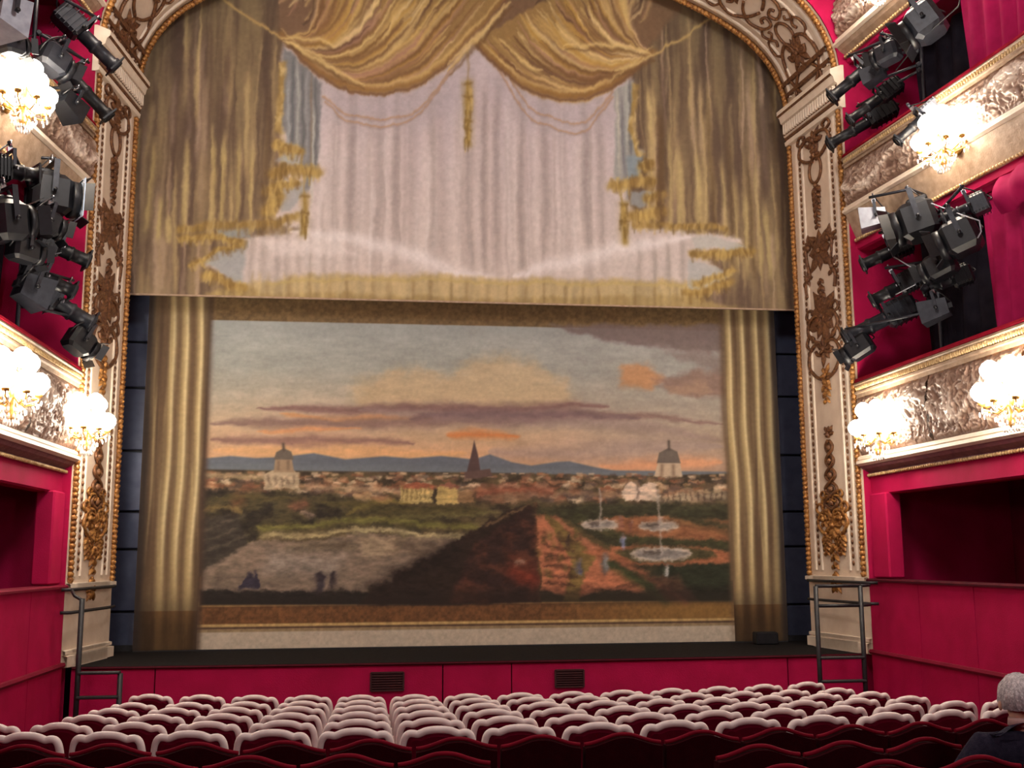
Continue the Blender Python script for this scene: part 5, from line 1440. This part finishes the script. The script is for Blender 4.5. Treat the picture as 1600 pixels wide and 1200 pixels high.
BOOMS = {'LT': (-5.50, 12.55), 'LM': (-5.50, 12.65), 'RT': (5.55, 12.45), 'RM': (5.55, 12.45)}
lantern('profile', (-4.75, 13.4, 8.49), (-5.41, 13.05, 9.07), 0.135, 'long grey stage spotlight at top left pointing at the arch, highest of its pole', 'lamp_grey', 'LT', None, 'stage_spotlight')
lantern('profile', (-4.8, 13.4, 7.82), (-5.56, 13.05, 8.59), 0.120, 'long black stage spotlight below the grey one at top left', 'lamp_black', 'LT', None, 'stage_spotlight')
lantern('flood', (-5.0, 10.47, 7.56), (-5.15, 10.22, 7.59), 0.170, 'pale grey flood lamp in the top left corner', 'lamp_pale', 'LT', 'lamp_pale', 'flood_lamp')
lantern('flood', (-4.95, 12.5, 7.46), (-5.07, 12.25, 7.6), 0.120, 'small dark flood lamp beside the crystal lamp on the upper left pole', 'lamp_black', 'LT', 'lamp_grey', 'flood_lamp')
lantern('fresnel', (-5.0, 12.33, 7.89), (-5.26, 12.03, 8.04), 0.150, 'squat grey stage lamp behind the long spotlights at upper left', 'lamp_grey', 'LT', None, 'stage_lamp')
lantern('fresnel', (-5.1, 11.08, 7.6), (-5.26, 10.83, 7.56), 0.110, 'small grey stage lamp under the pale flood lamp at upper left', 'lamp_grey', 'LT', None, 'stage_lamp')
lantern('fresnel', (-4.95, 12.84, 6.54), (-5.44, 12.54, 6.55), 0.220, 'large black stage lamp with pale blue gel on the lower left pole', 'lamp_black', 'LM', 'gel_blue', 'stage_lamp')
lantern('profile', (-4.85, 13.03, 5.86), (-5.36, 12.73, 6.03), 0.125, 'black stage spotlight below the blue gelled lamp on the left', 'lamp_black', 'LM', None, 'stage_spotlight')
lantern('profile', (-4.9, 12.7, 5.4), (-5.41, 12.4, 5.61), 0.120, 'second black stage spotlight counting down from the blue gelled lamp on the left', 'lamp_black', 'LM', None, 'stage_spotlight')
lantern('profile', (-4.85, 13.36, 5.16), (-5.48, 13.01, 5.52), 0.150, 'grey finned stage spotlight on the lower left pole', 'lamp_grey', 'LM', None, 'stage_spotlight')
lantern('fresnel', (-4.85, 13.47, 4.83), (-5.09, 13.22, 5.03), 0.140, 'lowest black stage lamp with round lens on the lower left pole', 'lamp_black', 'LM', None, 'stage_lamp')
lantern('fresnel', (-5.0, 11.33, 5.79), (-5.31, 11.03, 5.72), 0.200, 'broad black stage lamp at the left edge beside the blue gelled lamp', 'lamp_black', 'LM', None, 'stage_lamp')
lantern('profile', (-5.0, 11.47, 6.36), (-5.39, 11.17, 6.33), 0.120, 'topmost black stage spotlight of the lower left pole', 'lamp_black', 'LM', None, 'stage_spotlight')
lantern('fresnel', (-4.95, 12.28, 6.0), (-5.22, 12.03, 6.08), 0.130, 'squat black stage lamp tucked under the blue gelled lamp on the left', 'lamp_black', 'LM', None, 'stage_lamp')
lantern('profile', (4.75, 13.51, 8.61), (5.44, 13.16, 9.18), 0.125, 'long black stage spotlight nearest the arch on the upper right pole', 'lamp_black', 'RT', None, 'stage_spotlight')
lantern('profile', (4.8, 13.78, 8.04), (5.67, 13.43, 8.52), 0.115, 'lowest black stage spotlight on the upper right pole', 'lamp_black', 'RT', None, 'stage_spotlight')
lantern('fresnel', (4.95, 11.77, 8.63), (5.29, 11.47, 8.86), 0.200, 'large grey stage lamp high on the upper right pole', 'lamp_grey', 'RT', None, 'stage_lamp')
lantern('fresnel', (4.85, 12.44, 8.64), (5.08, 12.14, 8.71), 0.120, 'grey stage lamp between two black spotlights on the upper right pole', 'lamp_grey', 'RT', None, 'stage_lamp')
lantern('flood', (4.9, 12.78, 8.56), (5.09, 12.58, 8.63), 0.100, 'small grey flood lamp below the others on the upper right pole', 'lamp_grey', 'RT', 'lamp_grey', 'flood_lamp')
lantern('profile', (4.95, 12.13, 7.44), (5.45, 11.93, 7.91), 0.085, 'slim pale stage spotlight hung above the middle right crystal lamp', 'lamp_pale', 'RT', None, 'stage_spotlight')
lantern('flood', (4.85, 13.02, 6.7), (5.14, 12.87, 6.73), 0.125, 'pale blue square flood lamp at top of the lower right pole', 'lamp_pale', 'RM', 'gel_blue', 'flood_lamp')
lantern('fresnel', (4.9, 12.31, 6.34), (5.37, 12.01, 6.48), 0.220, 'large black stage lamp beside the pale blue flood lamp', 'lamp_black', 'RM', None, 'stage_lamp')
lantern('profile', (4.85, 13.08, 6.11), (5.42, 12.78, 6.36), 0.120, 'black stage spotlight under the pale blue flood lamp', 'lamp_black', 'RM', None, 'stage_spotlight')
lantern('profile', (4.9, 12.97, 5.6), (5.42, 12.67, 5.87), 0.120, 'black stage spotlight in the middle of the lower right pole', 'lamp_black', 'RM', None, 'stage_spotlight')
lantern('profile', (4.8, 13.61, 5.23), (5.67, 13.26, 5.66), 0.150, 'grey finned stage spotlight above the lower right balcony rail', 'lamp_grey', 'RM', None, 'stage_spotlight')
lantern('fresnel', (4.8, 13.68, 4.98), (5.11, 13.43, 5.2), 0.130, 'lowest black stage lamp on the lower right pole', 'lamp_black', 'RM', None, 'stage_lamp')
lantern('flood', (5.0, 11.88, 5.18), (5.24, 11.68, 5.25), 0.120, 'grey square flood lamp behind the finned spotlight at right', 'lamp_grey', 'RM', 'lamp_grey', 'flood_lamp')
lantern('fresnel', (5.0, 11.46, 5.87), (5.38, 11.16, 6.04), 0.190, 'broad black stage lamp farthest from the pillar on the lower right pole', 'lamp_black', 'RM', None, 'stage_lamp')
lantern('fresnel', (4.95, 11.76, 5.62), (5.23, 11.46, 5.77), 0.140, 'squat black stage lamp between the large lamps and the grey flood at right', 'lamp_black', 'RM', None, 'stage_lamp')
lantern('profile', (5.05, 11.36, 6.19), (5.46, 11.06, 6.35), 0.110, 'topmost grey stage spotlight of the lower right pole', 'lamp_grey', 'RM', None, 'stage_spotlight')
lantern('profile', (5.05, 11.93, 5.49), (5.54, 11.63, 5.66), 0.110, 'black stage spotlight nearest the black cloth on the lower right pole', 'lamp_black', 'RM', None, 'stage_spotlight')
lantern('profile', (4.85, 13.21, 8.16), (5.49, 12.91, 8.63), 0.100, 'middle black stage spotlight on the upper right pole', 'lamp_black', 'RT', None, 'stage_spotlight')
lantern('fresnel', (-4.92, 11.47, 5.49), (-5.15, 11.17, 5.51), 0.120, 'black stage lamp beneath the broad black lamp at the left edge', 'lamp_black', 'LM', None, 'stage_lamp')
lantern('flood', (-5.0, 11.91, 5.15), (-5.21, 11.71, 5.24), 0.150, 'grey square flood lamp above the finned spotlight on the left', 'lamp_grey', 'LM', 'lamp_grey', 'flood_lamp')

def boom(key, x, y, z0, z1, label):
    root = empty('lighting_boom', (x, y, z0), label, 'lighting stand')
    MB().tube([(0, 0, 0), (0, 0, z1 - z0)], 0.026, 10).build('pole', 'lamp_grey', root)
    MB().lathe([(.13, 0), (.13, .015), (.05, .03), (.03, .06)], (0, 0, 0), None, 14).build('base_flange', 'black', root)
    return root

boom('LT', -5.50, 12.55, 7.31, 9.60, 'tall grey pole carrying the upper left stage lamps')
boom('LM', -5.50, 12.65, 3.75, 6.85, 'tall grey pole carrying the lower left stage lamps')
boom('RT', 5.55, 12.45, 7.31, 9.60, 'tall grey pole carrying the upper right stage lamps')
boom('RM', 5.55, 12.45, 3.75, 6.85, 'tall grey pole carrying the lower right stage lamps')

# ------------------------------------------------------------------ metal ladders with guard rails at the stage corners
def stage_ladder(x0, x1, y, tall0, tall1, label, rungs):
    root = empty('stage_ladder', (x0, y, 0), label, 'ladder')
    w = x1 - x0
    for dx, h in ((0, tall0), (w, tall1)):
        MB().tube([(dx, 0, 0), (dx, 0, h)], 0.032, 8).build('post', 'black', root)
        MB().lathe([(.055, 0), (.055, .02), (.03, .03)], (dx, 0, 0), None, 10).build('foot', 'black', root)
    for z in rungs:
        MB().rbox((w / 2, 0.0, z), (w, .09, .035), .008).build('rung', 'black', root)
    return root

LR = stage_ladder(4.20, 4.80, 13.52, 1.97, 1.97, 'black metal ladder with hand rails before the right pillar', (0.25, 0.52, 0.78, 1.07))
LL = stage_ladder(-4.86, -4.38, 13.60, 1.90, 1.03, 'black metal ladder with hand rails before the left pillar', (0.25, 0.52, 0.76, 1.04))
for root, s in ((LR, 1), (LL, -1)):
    ox, oy = root.location.x, root.location.y
    for z in (2.0, 1.73):
        pts = [(s * 4.93, 15.55, z), (s * 4.90, 15.2, z), (s * 4.98, 14.4, z), (s * 5.0, 14.0, z), (s * 5.02, 13.75, z), (s * 5.13, 13.7, z)]
        MB().tube([(a - ox, b_ - oy, c) for a, b_, c in pts], 0.02, 8).build('guard_rail', 'black', root)
    if s > 0:
        for z in (1.97, 1.72):
            MB().tube([(0, 0, z), (0.6, 0, z)], 0.022, 8).build('hand_rail', 'black', root)
            MB().tube([(0.6, 0, z), (0.75, .12, z), (0.82, .2, z)], 0.02, 8).build('hand_rail', 'black', root)
    else:
        MB().tube([(0, 0, 1.88), (-0.1, .05, 1.93), (-0.16, .14, 1.99)], 0.02, 8).build('hand_rail', 'black', root)

# loose cables looping down from the lighting poles
for pts, lab in (([(5.15,11.75,6.53), (5.15,11.15,6.20), (5.20,10.85,6.03), (5.20,10.83,5.90), (5.20,10.91,5.85)], 'thin pale cable looping from the lower right stage lamps towards the crimson drape'),
                 ([(5.00,12.49,6.08), (5.00,11.99,5.78), (5.00,11.98,5.58), (5.00,12.47,5.58)], 'thin pale cable hanging between two black spotlights at right'),
                 ([(-5.10,11.71,5.62), (-5.10,11.78,5.49), (-5.10,12.16,5.67), (-5.10,12.73,5.88)], 'thin pale cable looping among the lower left stage lamps'),
                 ([(5.20,10.90,8.70), (5.20,10.94,8.64), (5.10,11.62,8.58), (5.00,12.11,8.39)], 'thin dark cable hanging beside the upper right stage lamps')):
    P3 = [Vector(q) for q in pts]
    b0 = P3[0].copy()
    tag(MB().tube([q - b0 for q in P3], 0.008, 6).build('cable', 'lamp_pale' if 'pale' in lab else 'black'), lab, 'cable').location = b0

# ------------------------------------------------------------------ seats
def chair_outline(w, n=1):
    # scalloped top rail, half outline mirrored: shoulders, notch, centre hump  (x, z) from left foot to right foot
    h = w / 2
    left = [(-h, 0.0), (-h, 0.40), (-h, 0.74), (-h * .985, 0.815), (-h * .93, 0.865), (-h * .83, 0.888), (-h * .70, 0.889), (-h * .60, 0.884), (-h * .51, 0.890), (-h * .36, 0.904), (-h * .18, 0.911), (0, 0.913)]
    return left + [(-x, z) for x, z in reversed(left[:-1])]

def make_chair():
    root = empty('theatre_chair', (0, 0, 0))
    w = 0.485
    lean = lambda z: -0.16 * max(0, z - 0.45)
    ol = curve3(chair_outline(w), 3)
    fr = MB()
    fr.tube([(x, lean(z), z - 0.012) for x, z in ol], 0.027, 8, flat=1.0)
    # lower cross rail
    fr.tube([(-w / 2, lean(.5), .5), (w / 2, lean(.5), .5)], 0.02, 6)
    fr.build('back_frame', 'white_wood', root)
    inner = [(x * 0.93, z - 0.035) for x, z in curve3([q for q in chair_outline(w) if q[1] > 0.39], 3)]
    zmin = 0.50
    inner = [(x, max(z, zmin)) for x, z in inner]
    pd = MB()
    rows_f = [(x, lean(z) + 0.018, z) for x, z in inner]
    rows_b = [(x, lean(z) - 0.018, z) for x, z in inner]
    n = len(inner)
    cz = 0.72
    f_in = [(x * .88, lean(z) + 0.034, cz + (z - cz) * .88) for x, z in inner]
    b_in = [(x * .88, lean(z) - 0.03, cz + (z - cz) * .88) for x, z in inner]
    fs = []
    for i in range(n):
        j = (i + 1) % n
        fs += [(i, j, n + j, n + i), (i, 2 * n + i, 2 * n + j, j), (n + i, n + j, 3 * n + j, 3 * n + i)]
    fs += [tuple(range(2 * n, 3 * n)), tuple(reversed(range(3 * n, 4 * n)))]
    pd.add(rows_f + rows_b + f_in + b_in, fs)
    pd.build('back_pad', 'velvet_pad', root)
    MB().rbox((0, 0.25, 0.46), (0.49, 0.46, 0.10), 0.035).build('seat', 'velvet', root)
    MB().rbox((0, 0.25, 0.395), (0.47, 0.44, 0.05), 0.01).build('seat_frame', 'white_wood', root)
    for k in (-1, 1):
        MB().tube([(k * .215, .44, 0), (k * .222, .45, .2), (k * .228, .455, .40)], [.016, .02, .026], 8).build('leg', 'white_wood', root)
        MB().tube([(k * .242, -.03, .66), (k * .252, .12, .665), (k * .252, .30, .655), (k * .25, .36, .61), (k * .246, .38, .45)], .018, 6).build('armrest', 'white_wood', root)
    return root

ORD = ['first', 'second', 'third', 'fourth', 'fifth', 'sixth', 'seventh', 'eighth', 'ninth', 'tenth', 'eleventh', 'twelfth', 'thirteenth', 'fourteenth', 'fifteenth', 'sixteenth']
def row_y(k, x):
    ya = 11.86 - 0.824 * k
    b_ = -0.006 + 0.036 * k / 5; c_ = 0.037 - 0.005 * k / 5
    return ya + b_ * x + c_ * x * x

proto = make_chair()
used = False
ROWS = [(0, 0, 14), (1, 0, 14), (2, 0, 14), (3, 0, 14), (4, -1, 15), (5, -1, 14)]
for k, i0, i1 in ROWS:
    for n, i in enumerate(range(i0, i1)):
        x = -3.777 + 0.56 * i
        y = row_y(k, x)
        if not used: o = proto; used = True
        else: o = copy_tree(proto)
        sl = (-0.006 + 0.036 * k / 5) + 2 * (0.037 - 0.005 * k / 5) * x
        # origin at the rear feet; the back leans away so the top edge lands on the row line
        o.location = (x, y + 0.07, floor_z(y))
        o.rotation_euler = (0, 0, math.atan(sl))
        rowname = 'row nearest the stage' if k == 0 else '%s row from the stage' % ORD[k]
        tag(o, 'white scalloped chair, %s from the left in the %s' % (ORD[n], rowname), 'chair', 'white framed chairs in the stalls')

def make_red_seat():
    root = empty('velvet_chair', (0, 0, 0))
    w = 0.50; h = w / 2
    z0 = 0.0
    top = [(-h, .855), (-h * .8, .862), (-h * .55, .880), (-h * .25, .905), (0, .912), (h * .25, .905), (h * .55, .880), (h * .8, .862), (h, .855)]
    bk = MB()
    lean = lambda z: -0.14 * max(0, z - 0.42)
    tp = curve3(top, 3)
    n = len(tp)
    cols = []
    zs = [0.12, 0.45, 0.7]
    F_ = [[(x, lean(z) + .045, z) for z in zs] + [(x, lean(zt) + .045, zt - .02)] for x, zt in tp]
    B_ = [[(x, lean(z) - .035, z) for z in zs] + [(x, lean(zt) - .035, zt - .02)] for x, zt in tp]
    bk.grid(F_, False); bk.grid(B_, False)
    bk.grid([[F_[i][-1], B_[i][-1]] for i in range(n)], False)
    for e in (0, -1): bk.grid([F_[e], B_[e]], False)
    bk.build('backrest', 'velvet_deep_shade', root)
    MB().tube([(x, lean(z) + .01, z - .004) for x, z in tp], 0.013, 8).build('top_roll', 'velvet_roll_highlight', root)
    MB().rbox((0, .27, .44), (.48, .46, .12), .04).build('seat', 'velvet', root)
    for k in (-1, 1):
        MB().rbox((k * .236, .2, .34), (.026, .44, .66), .012).build('side_panel', 'velvet_deep_shade', root)
    return root

proto2 = make_red_seat()
used = False
def red_row(y0, slope, curve, xs_, rowname):
    global used
    for n, x in enumerate(xs_):
        y = y0 + slope * x + curve * x * x
        if not used: o = proto2; used = True
        else: o = copy_tree(proto2)
        o.location = (x, y + 0.06, floor_z(y))
        o.rotation_euler = (0, 0, math.atan(slope + 2 * curve * x))
        tag(o, 'dark red velvet chair, %s from the left in %s' % (ORD[n], rowname), 'chair', 'dark red chairs in the rear rows')
red_row(6.96, 0.035, 0.030, [-3.5 - .56 + .525 * i for i in range(14)], 'the row behind white chairs')
red_row(6.10, 0.02, 0.030, [-3.64 + .52 * i for i in range(6)], 'the second dark row, left block')
red_row(6.00, 0.045, 0.030, [0.70 + .52 * i for i in range(5)], 'the second dark row, right block')
red_row(5.10, 0.05, 0.030, [0.50 + .52 * i for i in range(5)], 'the last dark row at right')

# ------------------------------------------------------------------ the seated spectator
def skin(name, chains, material, parent, sub=2, root_i=0):
    vs = []; es = []; rs = []
    idx = {}
    for ch in chains:
        prev = None
        for key, co, r in ch:
            if key not in idx:
                idx[key] = len(vs); vs.append(co); rs.append(r)
            i = idx[key]
            if prev is not None: es.append((prev, i))
            prev = i
    me = bpy.data.meshes.new(name)
    me.from_pydata(vs, es, [])
    me.update()
    o = bpy.data.objects.new(name, me)
    col.objects.link(o)
    o.modifiers.new('skin', 'SKIN')
    sv = o.data.skin_vertices[0].data if o.data.skin_vertices else None
    if sv is None:
        bpy.context.view_layer.objects.active = o
        o.data.skin_vertices.data if False else None
    for i, r in enumerate(rs):
        rr_ = r if isinstance(r, tuple) else (r, r)
        o.data.skin_vertices[0].data[i].radius = rr_
    o.data.skin_vertices[0].data[0].use_root = True
    md = o.modifiers.new('sub', 'SUBSURF'); md.levels = sub; md.render_levels = sub
    dg = bpy.context.evaluated_depsgraph_get()
    ev = bpy.data.meshes.new_from_object(o.evaluated_get(dg))
    o.modifiers.clear()
    o.data = ev
    ev.materials.clear(); ev.materials.append(MT[material])
    ev.polygons.foreach_set('use_smooth', [True] * len(ev.polygons))
    o.parent = parent
    return o

px0, py0 = 2.06, 5.66
pz = floor_z(py0)
man = empty('person', (px0, py0, pz), 'grey haired person in a dark jacket seated among the rear seats at right', 'person', rz=-0.12)
HZ = 1.585 - pz        # height of the head centre above the local floor
sh = HZ - 0.205        # shoulder height
seat_z = 0.56
body = [
    [('pelvis', (0, 0, seat_z + .10), (.13, .10)), ('belly', (0, -.01, seat_z + .25), (.13, .10)), ('chest', (0, 0, sh - .17), (.135, .095)), ('neckbase', (0, .015, sh + .0), (.060, .058)), ('neck', (0, .03, sh + .09), .054), ('skull0', (0, .045, HZ - .06), (.066, .075)), ('skull1', (0, .05, HZ + .03), (.080, .092)), ('skull2', (0, .04, HZ + .075), (.058, .066))],
]
for k, nm in ((-1, 'l'), (1, 'r')):
    body.append([('chest', None, None), (nm + 'sh', (k * .20, .0, sh - .06), .050), (nm + 'el', (k * (.39 if k < 0 else .32), .03, sh - .31), .046), (nm + 'wr', (k * .17, .30, seat_z + .17), .030), (nm + 'palm', (k * .14, .37, seat_z + .16), (.036, .02))])
    for fi, (dx, ln) in enumerate(((-.030, .070), (-.010, .082), (.010, .078), (.028, .062))):
        body.append([(nm + 'palm', None, None), (nm + 'f%da' % fi, (k * .14 + dx, .405, seat_z + .165), .0095), (nm + 'f%db' % fi, (k * .14 + dx, .405 + ln * .55, seat_z + .155), .0088), (nm + 'f%dc' % fi, (k * .14 + dx, .405 + ln * .9, seat_z + .130), .0080)])
    body.append([(nm + 'wr', None, None), (nm + 'th', (k * .125, .34, seat_z + .165), .012), (nm + 'th2', (k * .095, .375, seat_z + .165), .0095), (nm + 'th3', (k * .085, .405, seat_z + .155), .0085)])
    body.append([('pelvis', None, None), (nm + 'hip', (k * .10, .06, seat_z + .05), .085), (nm + 'kn', (k * .13, .40, seat_z + .03), .062), (nm + 'an', (k * .13, .36, .10), .042), (nm + 'toe', (k * .14, .50, .05), (.045, .032))])
flat = {}
for ch in body:
    for key, co, r in ch:
        if co is not None: flat[key] = (co, r)
body = [[(key, flat[key][0], flat[key][1]) for key, co, r in ch] for ch in body]
skin('body', body, 'skin', man)
# jacket: torso and sleeves a little larger than the body
jk = [[('pelvis', (0, 0, seat_z + .06), (.185, .15)), ('belly', (0, -.01, seat_z + .25), (.185, .145)), ('chest', (0, -.005, sh - .15), (.20, .15)), ('collar', (0, .0, sh - .0), (.15, .11)), ('collar2', (0, .012, sh + .085), (.085, .085))]]
for k, nm in ((-1, 'l'), (1, 'r')):
    jk.append([('chest', (0, -.005, sh - .15), (.20, .15)), (nm + 'sh', (k * .235, .0, sh - .05), (.095, .10)), (nm + 'el', (k * (.40 if k < 0 else .33), .02, sh - .30), .085), (nm + 'wr', (k * .19, .29, seat_z + .18), .048)])
skin('jacket', jk, 'jacket', man)
tr = [[('pelvis', (0, .02, seat_z + .04), (.17, .11)), ('lhip', (-.10, .08, seat_z + .05), .10), ('lkn', (-.13, .40, seat_z + .03), .076), ('lan', (-.13, .36, .14), .058)], [('pelvis', (0, .02, seat_z + .04), (.17, .11)), ('rhip', (.10, .08, seat_z + .05), .10), ('rkn', (.13, .40, seat_z + .03), .076), ('ran', (.13, .36, .14), .058)]]
skin('trousers', tr, 'jacket', man)
for k in (-1, 1):
    MB().ball((k * .135, .45, .055), .055, 12, 8, (.85, 2.2, .85)).build('shoe', 'black', man)
MB().lathe([(.075, 0), (.072, .03), (.068, .045), (.064, .03)], (0, .02, sh + .065), None, 18).build('shirt_collar', 'shirt', man)
# hair: cap over crown, sides and nape
hr = MB()
rows = []
for j in range(17):
    th = PI * 0.66 * j / 16
    row = []
    for i in range(33):
        a = 2 * PI * i / 32
        ex = 1.0
        # raise the hairline over the face (facing +y)
        front = max(0, math.sin(a))
        t2 = th * (1 - 0.42 * front ** 1.5)
        n_ = 1 + 0.025 * math.sin(a * 9 + j) + 0.02 * math.sin(a * 17 + 2 * j)
        row.append((.108 * math.sin(t2) * math.cos(a) * n_, .035 + .122 * math.sin(t2) * math.sin(a) * n_, HZ + .005 + .128 * math.cos(t2) * n_))
    rows.append(row)
hr.grid(rows)
hr.build('hair', 'hair_grey', man)
for k in (-1, 1):
    e = MB()
    e.ball((k * .098, .05, HZ - .035), .03, 10, 8, (.35, .65, 1.1), Matrix.Rotation(0.2, 3, 'X'))
    e.build('ear', 'skin', man)
    MB().ball((k * .032, .134, HZ - .005), .012, 10, 8).build('eye', 'white_wood', man)
    MB().ball((k * .032, .1455, HZ - .005), .004, 8, 6).build('pupil', 'black', man)
    MB().tube([(k * .015, .142, HZ + .022), (k * .034, .143, HZ + .028), (k * .052, .134, HZ + .022)], .004, 6).build('eyebrow', 'hair_grey', man)
MB().tube([(0, .138, HZ + .005), (0, .156, HZ - .03), (0, .164, HZ - .045), (0, .146, HZ - .055)], [.009, .012, .015, .010], 8).build('nose', 'skin', man)
MB().tube([(-.024, .130, HZ - .082), (0, .141, HZ - .080), (.024, .130, HZ - .082)], [.003, .006, .003], 8).build('mouth', 'shirt', man)
print('scene done')
